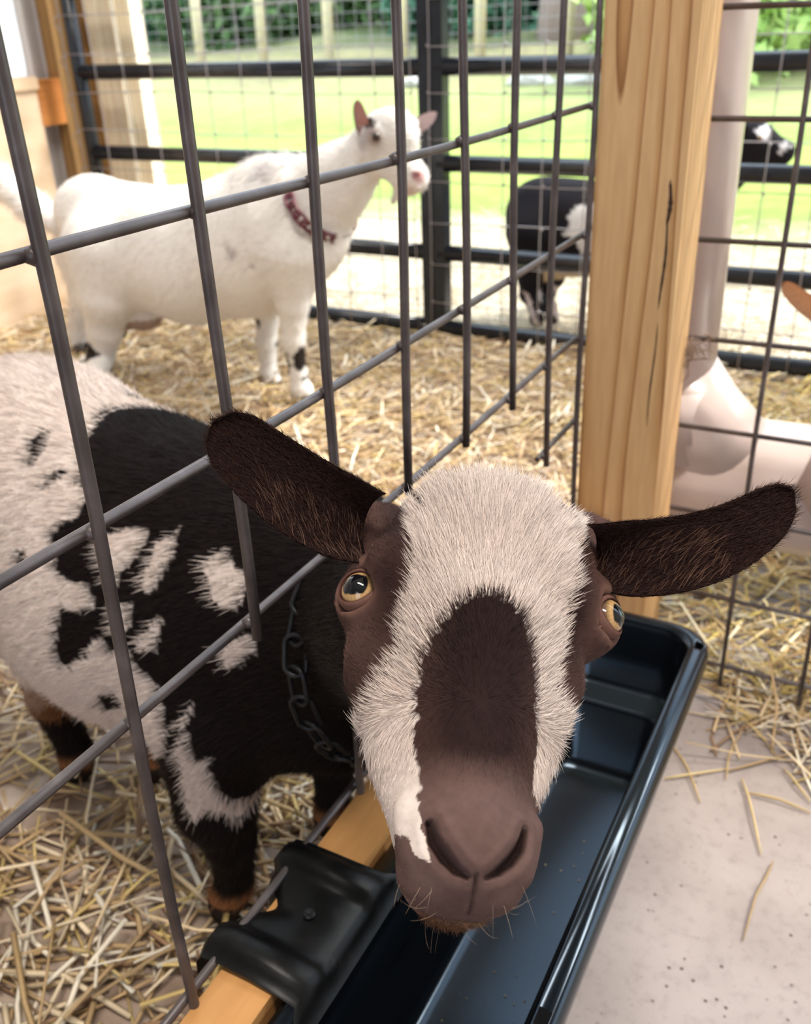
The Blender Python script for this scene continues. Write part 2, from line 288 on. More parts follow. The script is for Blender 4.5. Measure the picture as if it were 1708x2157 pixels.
# ------------------------------------------------------------------ board and trough
o = box('timber_board', (-0.2975, -0.5, 0.196), (-0.2595, 0.96, 0.285), M['board'], bevel=0.004); tag(o, 'orange toned pine board along the foot of the wire panel, holding the trough', 'board')
def rrect(cx, cy, hx, hy, r, z, n=8):
    out = []
    for (sx, sy, a0) in ((1, 1, 0), (-1, 1, 90), (-1, -1, 180), (1, -1, 270)):
        for k in range(n + 1):
            a = math.radians(a0 + 90 * k / n); out.append((cx + sx * (hx - r) + r * math.cos(a), cy + sy * (hy - r) + r * math.sin(a), z))
    return out
def trough_mesh():
    bm = bmesh.new(); x0, x1, y0, y1 = -0.2575, -0.1, 0.06, 0.793
    cx, cy, hx, hy = (x0 + x1) / 2, (y0 + y1) / 2, (x1 - x0) / 2, (y1 - y0) / 2
    prof = [  # inset x, inset y, corner radius, z : outer bottom -> lip -> inside -> floor
        (0.030, 0.060, 0.030, 0.130), (0.024, 0.050, 0.034, 0.136), (0.0175, 0.024, 0.036, 0.200), (0.0120, 0.014, 0.036, 0.262),
        (0.0035, 0.0035, 0.037, 0.2605), (0.0005, 0.0005, 0.038, 0.263), (0.0, 0.0, 0.038, 0.268), (0.0008, 0.0008, 0.038, 0.2735), (0.0028, 0.0028, 0.037, 0.2775), (0.0060, 0.0060, 0.036, 0.2800), (0.0090, 0.0090, 0.034, 0.2812),
        (0.0140, 0.0140, 0.030, 0.2815), (0.0172, 0.0172, 0.028, 0.2805), (0.0192, 0.0192, 0.027, 0.2775), (0.0200, 0.0205, 0.026, 0.2730), (0.0212, 0.026, 0.026, 0.245),
        (0.0224, 0.034, 0.025, 0.215), (0.0236, 0.040, 0.025, 0.2095), (0.0248, 0.058, 0.025, 0.2065), (0.0256, 0.064, 0.025, 0.201),
        (0.030, 0.080, 0.024, 0.150), (0.033, 0.086, 0.023, 0.142), (0.038, 0.095, 0.02, 0.139)]
    rings = [[bm.verts.new(p) for p in rrect(cx, cy, hx - a, hy - b, r, z)] for a, b, r, z in prof]
    N = len(rings[0])
    for i in range(len(rings) - 1):
        for k in range(N): bm.faces.new((rings[i][k], rings[i][(k + 1) % N], rings[i + 1][(k + 1) % N], rings[i + 1][k]))
    bm.faces.new(rings[0]); bm.faces.new(rings[-1])
    bmesh.ops.recalc_face_normals(bm, faces=bm.faces)
    me = bpy.data.meshes.new('feed_trough'); bm.to_mesh(me); bm.free(); return me
tr = link_mesh('feed_trough', trough_mesh(), M['rubber'], smooth=True)
tag(tr, 'long black plastic feed trough hooked over the pine board under the goat', 'trough')
def cut(target, lo, hi, bev=0.002):
    bm = bmesh.new(); add_box(bm, lo, hi); c = from_bm('cutter', bm, None, bevel=bev)
    md = target.modifiers.new('b', 'BOOLEAN'); md.object = c; md.operation = 'DIFFERENCE'; md.solver = 'EXACT'
    bpy.context.view_layer.update(); me = bpy.data.meshes.new_from_object(target.evaluated_get(bpy.context.evaluated_depsgraph_get()))
    target.modifiers.clear(); target.data = me; cm = c.data; bpy.data.objects.remove(c); bpy.data.meshes.remove(cm)
cut(tr, (-0.1135, 0.752, 0.24), (-0.1065, 0.764, 0.30), 0.003)
cut(tr, (-0.1140, 0.315, 0.24), (-0.1060, 0.352, 0.30), 0.0034)
cut(tr, (-0.30, 0.428, 0.264), (-0.2360, 0.62, 0.30), 0.002)
cut(tr, (-0.30, 0.10, 0.264), (-0.2360, 0.250, 0.30), 0.002)
# hooks lapping over the board
def hook(y0, y1):
    bm = bmesh.new(); prof = [(-0.2345, 0.262), (-0.2365, 0.2790), (-0.2420, 0.2868), (-0.275, 0.2900), (-0.297, 0.2905), (-0.3085, 0.2885), (-0.3135, 0.281), (-0.3145, 0.262)]
    ny = 36; g = []
    for j in range(ny + 1):
        y = y0 + (y1 - y0) * j / ny; row = []; u = j / ny
        for i, (x, z) in enumerate(prof):
            edge = min(u, 1 - u); k = i / 7
            # flare of the hook where it joins the trough, ribs and a central recess on the outer side
            fl = 0.022 * max(0, 1 - k * 3.2) * math.exp(-edge * 18) * (1 if u > .5 else -1)
            rib = 0.0075 * (0.15 if i == 0 else 1) * (math.exp(-(abs(u - 0.15) / 0.10) ** 4) + 0.8 * math.exp(-(abs(u - 0.86) / 0.09) ** 4)) * (0.35 + 0.65 * min(1, i / 3)) * (1 if i < 7 else 0)
            rec = -0.0035 * math.exp(-((u - 0.55) / 0.13) ** 2) * math.exp(-((x + 0.304) / 0.012) ** 2)
            xx = x + (0.016 * math.exp(-((u - 0.50) / 0.11) ** 2) if i >= 4 else 0) - (0.004 * (1 if (u < .3 or u > .78) and i >= 4 else 0))
            row.append(bm.verts.new((xx, y + fl, z + rib + rec)))
        g.append(row)
    for j in range(ny):
        for i in range(len(prof) - 1): bm.faces.new((g[j][i], g[j][i + 1], g[j + 1][i + 1], g[j + 1][i]))
    geo = bmesh.ops.solidify(bm, geom=bm.faces[:], thickness=0.003)
    h = from_bm('hook', bm, M['hook'], tr, smooth=True); h['label'] = 'scuffed black hook lapped over the board'
    s = bmesh.new(); ym = y0 + (y1 - y0) * 0.52
    for (rr, z, d) in ((0.0042, 0.2915, 0.0012), (0.0026, 0.2925, 0.0012)):
        bmesh.ops.create_cone(s, cap_ends=True, segments=20, radius1=rr, radius2=rr * 0.8, depth=d, matrix=Matrix.Translation((-0.268, ym, z)))
    sc_ = from_bm('stud', s, M['hook'], h, smooth=False)
hook(0.285, 0.392); hook(0.655, 0.75)
# crumbs of feed on the trough floor
cr = bmesh.new()
for _ in range(60):
    x, y = random.uniform(-0.215, -0.14), random.uniform(0.25, 0.62); s_ = random.uniform(0.0003, 0.0010)
    bmesh.ops.create_icosphere(cr, subdivisions=1, radius=s_, matrix=Matrix.Translation((x, y, 0.1392 + s_ * .5)))
o = from_bm('feed_crumbs', cr, mat('crumb', (0.30, 0.24, 0.14), 0.8)); tag(o, 'crumbs of feed on the trough floor', 'feed', kind='stuff')

# ------------------------------------------------------------------ gates
GY = 2.36; GR = 0.0215
def gate(x0, x1, label):
    g = empty('tube_gate', ((x0 + x1) / 2, GY, 0)); tag(g, label, 'gate')
    for z in (0.92, 0.705, 0.476, 0.245, 0.035) if False else (1.16, 0.935, 0.705, 0.476, 0.245, 0.038):
        tube('rail', [(x0, GY, z), ((x0 + x1) / 2, GY, z), (x1, GY, z)], GR, M['gate'], g, 16)
    return g
def tubes_v(g, x, r=GR, z0=0.02, z1=1.18): tube('stile', [(x, GY, z0), (x, GY, 0.6), (x, GY, z1)], r, M['gate'], g, 16)
g1 = gate(-2.36, -1.185, 'black tubular gate behind the white goat, wire mesh tied to its front'); tubes_v(g1, -2.365); 
box('stile', (-1.197, GY - 0.02, 0.02), (-1.168, GY + 0.02, 1.2), M['gate'], g1, bevel=0.004)
g2 = gate(-1.150, 1.6, 'black tubular gate reaching right behind the pine post, wire mesh on its front')
box('stile', (-1.165, GY - 0.02, 0.02), (-1.128, GY + 0.02, 1.2), M['gate'], g2, bevel=0.004); tubes_v(g2, 1.6)
def mesh_wires(g, xs, zs, y, r=0.0015):
    for x in xs:
        ph = random.random() * 6
        tube('mesh_wire', [(x + 0.004 * math.sin(3 * z + ph), y + 0.003 * math.sin(11 * z + ph), z) for z in np.linspace(zs[0] , zs[-1], 9)], r, M['thin_wire'], g, 6)
    for z in zs:
        ph = random.random() * 6
        tube('mesh_wire', [(x, y + 0.002, z + 0.005 * math.sin(5 * x + ph)) for x in np.linspace(xs[0], xs[-1], 14)], r, M['thin_wire'], g, 6)
    bm = bmesh.new()
    for x in xs:
        for z in zs: bmesh.ops.create_icosphere(bm, subdivisions=1, radius=0.0038, matrix=Matrix.Translation((x + 0.002 * math.sin(3 * z), y, z)))
    k = from_bm('mesh_knot', bm, M['thin_wire'], g); k['kind'] = 'stuff'
mz = [0.012, 0.117, 0.222, 0.328, 0.434, 0.541, 0.648, 0.754, 0.861, 0.968, 1.075, 1.16]
mesh_wires(g1, [-2.385 + 0.1065 * i for i in range(12)], mz, GY - 0.026)
mesh_wires(g2, [-1.166 + 0.1045 * i for i in range(22)], mz, GY - 0.026)
bm = bmesh.new()                                           # loose tie loops of the mesh edge round the left stile
for z in mz[2:]:
    c = [(-2.385 - 0.018 * math.sin(u * math.pi) , GY - 0.030 - 0.006 * math.sin(2 * math.pi * u), z - 0.045 * u) for u in np.linspace(0, 1, 8)]
    add_tube(bm, c, 0.0016, 6)
o = from_bm('tie_loop', bm, M['thin_wire'], g1, smooth=True); o['kind'] = 'stuff'

# ------------------------------------------------------------------ white pipe behind the post
pp = empty('drain_pipe', (-0.25, 1.16, 0)); tag(pp, 'white plastic pipe with a branch and wide glossy barrel behind the pine post', 'pipe')
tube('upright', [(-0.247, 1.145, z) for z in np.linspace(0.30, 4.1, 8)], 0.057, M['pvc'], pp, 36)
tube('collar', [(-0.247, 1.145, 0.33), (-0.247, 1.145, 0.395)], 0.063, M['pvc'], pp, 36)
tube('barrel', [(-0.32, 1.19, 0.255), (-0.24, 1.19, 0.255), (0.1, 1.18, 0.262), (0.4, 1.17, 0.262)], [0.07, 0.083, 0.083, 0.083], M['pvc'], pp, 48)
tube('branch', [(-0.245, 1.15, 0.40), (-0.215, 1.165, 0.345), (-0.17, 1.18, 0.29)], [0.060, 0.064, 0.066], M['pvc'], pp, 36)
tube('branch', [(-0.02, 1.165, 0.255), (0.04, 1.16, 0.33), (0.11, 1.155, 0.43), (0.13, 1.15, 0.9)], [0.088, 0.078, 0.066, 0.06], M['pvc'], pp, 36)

# ------------------------------------------------------------------ straw
def straw_object(name, n, region, lmin=0.03, lmax=0.13, wmin=0.0009, wmax=0.0022, zmax=0.02, cols=None, density=None, parent=None, tilt=0.16):
    cols = cols or [(0.62, 0.42, 0.22), (0.74, 0.55, 0.33), (0.84, 0.68, 0.46), (0.52, 0.35, 0.17), (0.34, 0.20, 0.11), (0.90, 0.80, 0.64), (0.68, 0.50, 0.20)]
    V = np.zeros((n, 12, 3), np.float32); T = np.zeros((n, 3), np.float32)
    x0, x1, y0, y1 = region; i = 0; cx_ = []
    while len(cx_) < n:
        x = random.uniform(x0, x1); y = random.uniform(y0, y1)
        if density is None or random.random() < density(x, y): cx_.append((x, y))
    cxy = np.array(cx_); ang = rng.uniform(0, np.pi * 2, n); L = rng.uniform(lmin, lmax, n) * (0.5 + rng.random(n)) ; W = rng.uniform(wmin, wmax, n)
    pitch = rng.normal(0, tilt, n); z = np.abs(rng.normal(0, zmax * .5, n)) + 0.003; bend = rng.normal(0, 0.10, n)
    cpitch = np.cos(pitch); dx = np.cos(ang) * cpitch; dy = np.sin(ang) * cpitch; dz = np.sin(pitch); nx, ny = -np.sin(ang), np.cos(ang)
    z = np.maximum(z, np.abs(dz) * L / 2 + W)
    for s, u in enumerate((-0.5, 0.0, 0.5)):
        b = bend * L * (0.25 - u * u) * 4 * 0.5; c = np.stack([cxy[:, 0] + dx * L * u + nx * b, cxy[:, 1] + dy * L * u + ny * b, z + dz * L * u], 1)
        wv_ = np.stack([nx * W, ny * W, np.zeros(n)], 1); hv = np.stack([np.zeros(n), np.zeros(n), W * 0.55], 1)
        V[:, s * 4 + 0] = c + wv_; V[:, s * 4 + 1] = c + hv; V[:, s * 4 + 2] = c - wv_; V[:, s * 4 + 3] = c - hv
    cc = np.array(cols)[rng.integers(0, len(cols), n)] * rng.uniform(0.75, 1.15, (n, 1)); T[:] = cc
    q = [];
    for s in range(2):
        for k in range(4): q.append((s * 4 + k, s * 4 + (k + 1) % 4, s * 4 + 4 + (k + 1) % 4, s * 4 + 4 + k))
    q += [(3, 2, 1, 0), (8, 9, 10, 11)]
    F = (np.array(q)[None] + (np.arange(n) * 12)[:, None, None]).reshape(-1, 4)
    me = bpy.data.meshes.new(name); me.vertices.add(n * 12); me.vertices.foreach_set('co', V.reshape(-1))
    me.loops.add(F.size); me.loops.foreach_set('vertex_index', F.reshape(-1).astype(np.int32))
    me.polygons.add(len(F)); me.polygons.foreach_set('loop_start', np.arange(0, F.size, 4, dtype=np.int32)); me.update(); me.validate()
    a = me.attributes.new('tint', 'FLOAT_COLOR', 'POINT'); cv = np.ones((n, 12, 4), np.float32); cv[:, :, :3] = T[:, None]; a.data.foreach_set('color', cv.reshape(-1))
    return link_mesh(name, me, M['straw'], parent)
def pen_density(x, y):
    d = 0.75
    if y < 1.15: d = 0.62 + 0.3 * math.sin(9 * x + 3) * math.sin(8 * y)
    return d
o = straw_object('straw_bedding', 4600, (-1.35, -0.33, -0.15, 1.25), 0.04, 0.13, 0.0011, 0.0033, 0.022, density=pen_density); tag(o, 'loose straw bedding in the near part of the pen', 'straw', kind='stuff')
o = straw_object('straw_bedding', 15000, (-2.42, -0.33, 1.1, 2.42), 0.03, 0.11, 0.0011, 0.0027, 0.026, density=lambda x, y: 1); tag(o, 'pale straw bedding around the white goat', 'straw', kind='stuff')
o = straw_object('straw_bedding', 2500, (-2.42, -1.3, -0.15, 1.15), 0.03, 0.12, 0.0010, 0.0026, 0.022); tag(o, 'straw bedding beyond the spotted goat at the far left', 'straw', kind='stuff')
o = straw_object('straw_bedding', 9000, (-0.30, 1.0, 1.08, 2.42), 0.03, 0.12, 0.0011, 0.0024, 0.024, cols=[(0.66, 0.46, 0.20), (0.74, 0.57, 0.29), (0.80, 0.70, 0.48), (0.56, 0.42, 0.12), (0.50, 0.30, 0.12)]); tag(o, 'yellow straw bedding under the right wire panel', 'straw', kind='stuff')
o = straw_object('straw_scatter', 300, (-0.12, 0.30, 0.93, 1.10), 0.04, 0.12, 0.0009, 0.0020, 0.008, density=lambda x, y: max(0, (y - 0.90) / 0.2) ** 1.5); tag(o, 'thin fringe of straw spilling onto the concrete by the right panel', 'straw', kind='stuff')
o = straw_object('straw_litter', 7000, (-3.2, 1.0, 2.42, 4.4), 0.03, 0.12, 0.0012, 0.0028, 0.012, cols=[(0.72, 0.60, 0.42), (0.62, 0.50, 0.34), (0.80, 0.72, 0.58)], density=lambda x, y: max(0.05, 1 - (y - 2.4) / 2)); tag(o, 'trampled pale straw on the yard beyond the gate', 'straw', kind='stuff')
STALKS = [((1415, 1570), (1475, 1690), 'dark bent straw stalk on concrete nearest the trough corner'), ((1562, 1640), (1603, 1800), 'yellow straw stalk lying lengthways below the straw knot'),
          ((1628, 1815), (1565, 1980), 'pale yellow straw stalk alone at the middle of the concrete'), ((1575, 1670), (1708, 1712), 'long brown straw stalk running to the right frame edge'),
          ((1400, 1640), (1530, 1620), 'short pale stalk pointing left out of the straw knot'), ((1530, 1625), (1700, 1580), 'stalk slanting up to the right out of the straw knot'),
          ((1545, 1560), (1530, 1640), 'upright looking stalk at the left of the straw knot'), ((1650, 1620), (1708, 1690), 'thin stalk beside the right frame edge'),
          ((1500, 1500), (1700, 1545), 'long golden stalk along the edge of the straw'), ((1430, 1330), (1640, 1600), 'long thin stalk from the straw towards the knot'),
          ((1470, 1440), (1720, 1505), 'thick pale stalk parallel to the right panel foot')]
for i, ((ax, ay), (bx, by), lab) in enumerate(STALKS):
    a = gz(ax, ay, 0.004); b = gz(bx, by, 0.003); mid = (a + b) / 2 + np.array([random.uniform(-.004, .004), random.uniform(-.004, .004), 0.002])
    m = bpy.data.materials.get('stalk_%d' % (i % 3)) or mat('stalk_%d' % (i % 3), [(0.52, 0.36, 0.15), (0.62, 0.47, 0.22), (0.36, 0.24, 0.11)][i % 3], 0.5)
    o = tube('straw_stalk', [a, (a + mid) / 2 + np.array([.001, .001, 0]), mid, (b + mid) / 2, b], [0.0014, 0.0021, 0.0019, 0.0018, 0.0010], m, None, 6, 0.6); tag(o, lab, 'straw', 'single straw stalks on the concrete')

wp = bmesh.new()
for i in range(26):
    a = plane_pt = on_plane(random.uniform(1440, 1500), random.uniform(700, 760), 1, P2Y - 0.006); b = a + np.array([random.uniform(-.03, .01), random.uniform(-.012, .0), random.uniform(-.045, .02)])
    m_ = (a + b) / 2 + np.array([random.uniform(-.012, .012), random.uniform(-.008, .002), random.uniform(-.01, .012)]); add_tube(wp, [a, m_, b], [.0006, .0007, .0003], 5)
o = from_bm('hay_wisp', wp, mat('dry_hay', (0.20, 0.13, 0.08), 0.8)); tag(o, 'dusty wisp of hay caught on the wire beside the pine post', 'hay', kind='stuff')

# ------------------------------------------------------------------ goats: implicit bodies meshed into one continuous skin
def cap(a, b, ra, rb, k=0.02, sq=(1, 1, 1)): return ('cap', np.array(a, float), np.array(b, float), ra, rb, k, np.array(sq, float))
def ell(c, r, k=0.02, rot=None): return ('ell', np.array(c, float), np.array(r, float), rot, 0, k, None)
def carve(p): return ('carve', p)
def prim_d(p, X):
    if p[0] == 'cap':
        _, a, b, ra, rb, k, sq = p; s = 1.0 / sq; A = a * s; B = b * s; Q = X * s; ab = B - A
        t = np.clip(((Q - A) @ ab) / ab.dot(ab), 0, 1); return np.linalg.norm(Q - A - t[:, None] * ab, axis=1) - (ra + (rb - ra) * t)
    _, c, r, rot, _, k, _ = p; Q = X - c
    if rot is not None: Q = Q @ rot
    k0 = np.linalg.norm(Q / r, axis=1); k1 = np.linalg.norm(Q / (r * r), axis=1) + 1e-9; return k0 * (k0 - 1.0) / k1
def sdf(prims, X):
    d = None
    for p in prims:
        if p[0] == 'carve':
            q = p[1]; dd = -prim_d(q, X); k = q[5]; h = np.clip(0.5 - 0.5 * (d - dd) / k, 0, 1); d = d * (1 - h) + dd * h + k * h * (1 - h); continue
        dd = prim_d(p, X)
        if d is None: d = dd; continue
        k = p[5]; h = np.clip(0.5 + 0.5 * (d - dd) / k, 0, 1); d = d * (1 - h) + dd * h - k * h * (1 - h)
    return d
def sdf_grad(prims, X, e=4e-4):
    g = np.empty_like(X)
    for i in range(3):
        D = np.zeros(3); D[i] = e; g[:, i] = sdf(prims, X + D) - sdf(prims, X - D)
    return g / (2 * e)
def project_verts(prims, X, it=3):
    for _ in range(it):
        d = sdf(prims, X); g = sdf_grad(prims, X); X = X - np.clip(d / np.maximum((g * g).sum(1), 0.05), -0.003, 0.003)[:, None] * g
    return X
def net_mesh(prims, lo, hi, h):
    B = 8; lo = np.array(lo, float); nb = np.ceil((np.array(hi) - lo) / (h * B)).astype(int); n = nb * B
    I = np.stack(np.meshgrid(*[np.arange(k) for k in nb], indexing='ij'), -1).reshape(-1, 3)
    C = lo + (I * B + B / 2 - 0.5) * h; dc = sdf(prims, C); near = np.abs(dc) < h * B * 0.87 * 1.5 + 0.004
    V = np.repeat(np.repeat(np.repeat(np.where(dc < 0, -1.0, 1.0).reshape(nb), B, 0), B, 1), B, 2).astype(np.float32)
    loc = np.stack(np.meshgrid(*[np.arange(B)] * 3, indexing='ij'), -1).reshape(-1, 3); act = I[near]
    for s in range(0, len(act), 400):
        G = (act[s:s + 400, None, :] * B + loc[None]).reshape(-1, 3); V[G[:, 0], G[:, 1], G[:, 2]] = sdf(prims, lo + G * h)
    ins = V < 0; c = ins[:-1, :-1, :-1].astype(np.int8)
    for a in (0, 1):
        for b in (0, 1):
            for d in (0, 1):
                if a + b + d: c = c + ins[a:n[0] - 1 + a, b:n[1] - 1 + b, d:n[2] - 1 + d]
    cells = np.argwhere((c > 0) & (c < 8)); idx = -np.ones(c.shape, np.int32); idx[tuple(cells.T)] = np.arange(len(cells))
    acc = np.zeros((len(cells), 3)); cnt = np.zeros(len(cells))
    cor = [(a, b, d) for a in (0, 1) for b in (0, 1) for d in (0, 1)]
    for i, p in enumerate(cor):
        for q in cor[i + 1:]:
            if sum(abs(p[k] - q[k]) for k in range(3)) != 1: continue
            v0 = V[tuple((cells + p).T)]; v1 = V[tuple((cells + q).T)]; m_ = (v0 < 0) != (v1 < 0)
            t = np.where(m_, v0 / np.where(m_, v0 - v1, 1), 0); acc += m_[:, None] * (np.array(p) + t[:, None] * (np.array(q) - np.array(p))); cnt += m_
    X = lo + (cells + acc / cnt[:, None]) * h; F = []
    for ax in range(3):
        o1, o2 = [(1, 2), (2, 0), (0, 1)][ax]; sl0 = [slice(1, -1)] * 3; sl0[ax] = slice(0, -1); sl1 = [slice(1, -1)] * 3; sl1[ax] = slice(1, None)
        a = ins[tuple(sl0)]; b = ins[tuple(sl1)]; E = np.argwhere(a != b); fl = a[tuple(E.T)]; E = E + 1; E[:, ax] -= 1
        u = np.zeros(3, int); v = np.zeros(3, int); u[o1] = 1; v[o2] = 1
        q = np.stack([idx[tuple((E - u - v).T)], idx[tuple((E - v).T)], idx[tuple(E.T)], idx[tuple((E - u).T)]], 1)
        q[~fl] = q[~fl][:, ::-1]; F.append(q)
    F = np.concatenate(F); F = F[(F >= 0).all(1)]
    return project_verts(prims, X, 2), F
def refine(prims, X, F, mask_fn, it=1):
    for _ in range(it):
        bm = bmesh.new(); vs = [bm.verts.new(p) for p in X]; bm.verts.ensure_lookup_table()
        for f in F: bm.faces.new([vs[i] for i in f])
        mk = mask_fn(X); bm.verts.index_update()
        es = [e for e in bm.edges if mk[e.verts[0].index] and mk[e.verts[1].index]]
        bmesh.ops.subdivide_edges(bm, edges=es, cuts=1, use_grid_fill=True)
        bm.verts.index_update(); X = np.array([v.co[:] for v in bm.verts]); F = [[v.index for v in f.verts] for f in bm.faces]; bm.free()
        X = project_verts(prims, X, 2)
    return X, F
def mesh_from(name, X, F, color=None, m=None, parent=None):
    me = bpy.data.meshes.new(name); me.from_pydata([tuple(p) for p in X], [], [list(map(int, f)) for f in F]); me.update()
    if color is not None:
        a = me.attributes.new('coat', 'FLOAT_COLOR', 'POINT'); cv = np.ones((len(X), 4), np.float32); cv[:, :3] = color; a.data.foreach_set('color', cv.reshape(-1))
    return link_mesh(name, me, m, parent, smooth=True)
def tri_soup(X, F):
    T = []
    for f in F:
        for i in range(1, len(f) - 1): T.append((f[0], f[i], f[i + 1]))
    return np.array(T)
def fur(name, X, F, colfn, dirfn, lenfn, count, radius, parent, lift=0.35, dens=None, jit=0.22, seg=4, root_in=0.0006, droop=0.0, cjit=0.10):
    T = tri_soup(X, F) if not isinstance(F, np.ndarray) or F.shape[1] != 3 else F
    A, B, C = X[T[:, 0]], X[T[:, 1]], X[T[:, 2]]; nrm = np.cross(B - A, C - A); ar = np.linalg.norm(nrm, axis=1) + 1e-12; nrm = nrm / ar[:, None]
    w = ar.copy(); ctr = (A + B + C) / 3
    if dens is not None: w = w * dens(ctr, nrm)
    pick = rng.choice(len(T), count, p=w / w.sum()); r1 = np.sqrt(rng.random(count)); r2 = rng.random(count)
    P = A[pick] * (1 - r1)[:, None] + B[pick] * (r1 * (1 - r2))[:, None] + C[pick] * (r1 * r2)[:, None]; Nn = nrm[pick]
    D = dirfn(P); D = D - (D * Nn).sum(1)[:, None] * Nn; D /= np.linalg.norm(D, axis=1)[:, None] + 1e-9
    D = D + rng.normal(0, jit, D.shape); L = lenfn(P) * rng.uniform(0.6, 1.15, count)
    lf = lift * rng.uniform(0.5, 1.5, count)
    cols = np.clip(colfn(P) * rng.uniform(1 - cjit * 1.5, 1 + cjit, (count, 1)), 0, 1)
    pts = np.empty((count, seg, 3), np.float32)
    for s in range(seg):
        t = s / (seg - 1); pts[:, s] = P - Nn * root_in + (D * (t * 0.8 + 0.2 * t * t) [..., None] if False else D * (t)) * L[:, None] + Nn * (lf * L * (t - 0.55 * t * t))[:, None] + np.array([0, 0, -droop]) * (t * t * L)[:, None]
    hc = bpy.data.hair_curves.new(name); hc.add_curves([seg] * count); hc.attributes['position'].data.foreach_set('vector', pts.reshape(-1))
    ra = hc.attributes.get('radius') or hc.attributes.new('radius', 'FLOAT', 'POINT')
    rr = np.tile(np.array([1.0, 0.9, 0.65, 0.15][:seg]) if seg == 4 else np.linspace(1, .15, seg), count) * radius; ra.data.foreach_set('value', rr.astype(np.float32))
    ca = hc.attributes.new('hcol', 'FLOAT_COLOR', 'CURVE'); cv = np.ones((count, 4), np.float32); cv[:, :3] = cols; ca.data.foreach_set('color', cv.reshape(-1))
    hc.materials.append(M['hair']); o = bpy.data.objects.new(name, hc); COL.objects.link(o)
    if parent: o.parent = parent; o.matrix_parent_inverse = Matrix.Translation(parent.location).inverted()
    o['kind'] = 'stuff'; return o
def inpoly(P, poly):
    x, y = P[:, 0], P[:, 1]; c = np.zeros(len(P), bool); n = len(poly)
    for i in range(n):
        (x0, y0), (x1, y1) = poly[i], poly[(i + 1) % n]
        if y0 == y1: continue
        c ^= ((y0 > y) != (y1 > y)) & (x < (x1 - x0) * (y - y0) / (y1 - y0) + x0)
    return c
def ear(name, spine, half, widthdir, cupdir, cup, inner, outer, parent, thick=0.0016, tipw=0.55, n=26, mw=14, base=0.62):
    """leaf shaped ear: spine of points, half width, cup depth; returns object, vertices, faces"""
    sp = np.array(spine, float); ts = np.linspace(0, 1, n); k = len(sp) - 1
    def bez(t):
        out = np.zeros(3)
        for i in range(k + 1): out += math.comb(k, i) * (1 - t) ** (k - i) * t ** i * sp[i]
        return out
    G = []; wd0 = np.array(widthdir, float); cd = np.array(cupdir, float)
    for t in ts:
        p = bez(t); tg = bez(min(1, t + .02)) - bez(max(0, t - .02)); tg /= np.linalg.norm(tg)
        wd = wd0 - wd0.dot(tg) * tg; wd /= np.linalg.norm(wd); nn = np.cross(tg, wd); nn *= np.sign(nn.dot(cd)) or 1
        prof = (base + (1 - base) * min(1, t / 0.25)) * (1 - max(0, (t - 0.35) / 0.65) ** 2.2 * (1 - tipw)) * math.sqrt(max(0.0, 1 - max(0, (t - 0.86) / 0.14) ** 2)) if t < 1 else 0.0
        w = half * max(prof, 0.03); cc = cup * (1.5 - 1.0 * min(1, t / 0.5)) * (0.35 + 0.65 * max(prof, .03))
        for j in range(mw):
            ph = -1 + 2 * j / (mw - 1); G.append(p + wd * w * math.sin(ph * 1.25) / math.sin(1.25) + nn * cc * (abs(ph) ** 2 - 0.35))
    G = np.array(G); F = []
    for i in range(n - 1):
        for j in range(mw - 1): a = i * mw + j; F.append((a, a + 1, a + mw + 1, a + mw))
    bm = bmesh.new(); vs = [bm.verts.new(p) for p in G]
    for f in F: bm.faces.new([vs[i] for i in f])
    bmesh.ops.solidify(bm, geom=bm.faces[:], thickness=thick); bmesh.ops.recalc_face_normals(bm, faces=bm.faces)
    bm.verts.index_update(); X = np.array([v.co[:] for v in bm.verts]); FF = [[v.index for v in f.verts] for f in bm.faces]
    bm.normal_update(); Nn = np.array([v.normal[:] for v in bm.verts]); side = (Nn @ cd) > 0
    colr = np.where(side[:, None], np.array(inner), np.array(outer)); bm.free()
    o = mesh_from(name, X, FF, colr, M['coat'], parent); return o, X, FF
def uvball(name, c, r, axis, parent, m, pupil=None, iris=(0.62, 0.36, 0.12), rim=(0.12, 0.06, 0.04), up=(0, 0, 1), pw=0.5, ph=0.36, ir=0.86, lid=(0.16, 0.08, 0.06), bulge=0.12):
    ax = Vector(axis).normalized(); u_ = (Vector(up) - ax * ax.dot(Vector(up))).normalized(); rgt = u_.cross(ax)
    bm = bmesh.new(); bmesh.ops.create_uvsphere(bm, u_segments=64, v_segments=48, radius=1.0)
    X = []; Cc = []
    for v in bm.verts:
        x, y, z = v.co; ang = math.acos(max(-1, min(1, z)))                     # z = gaze axis
        k = 1 + bulge * max(0, 1 - ang / ir) ** 1.0
        d = rgt * x + u_ * y + ax * z * k; X.append(Vector(c) + d * r)
        if z > 0 and (abs(x / pw) ** 3 + abs(y / ph) ** 3) < 1: col_ = (0.004, 0.004, 0.005)
        elif ang < ir: s_ = 0.90 + 0.10 * math.sin(math.atan2(y, x) * 23); f_ = min(1, (ir - ang) / 0.18); col_ = tuple(iris[i] * s_ * (0.35 + 0.65 * f_) for i in range(3))
        else: col_ = rim
        Cc.append(col_)
    F = [[v.index for v in f.verts] for f in bm.faces]; bm.free()
    return mesh_from(name, [tuple(p) for p in X], F, np.array(Cc), m, parent)

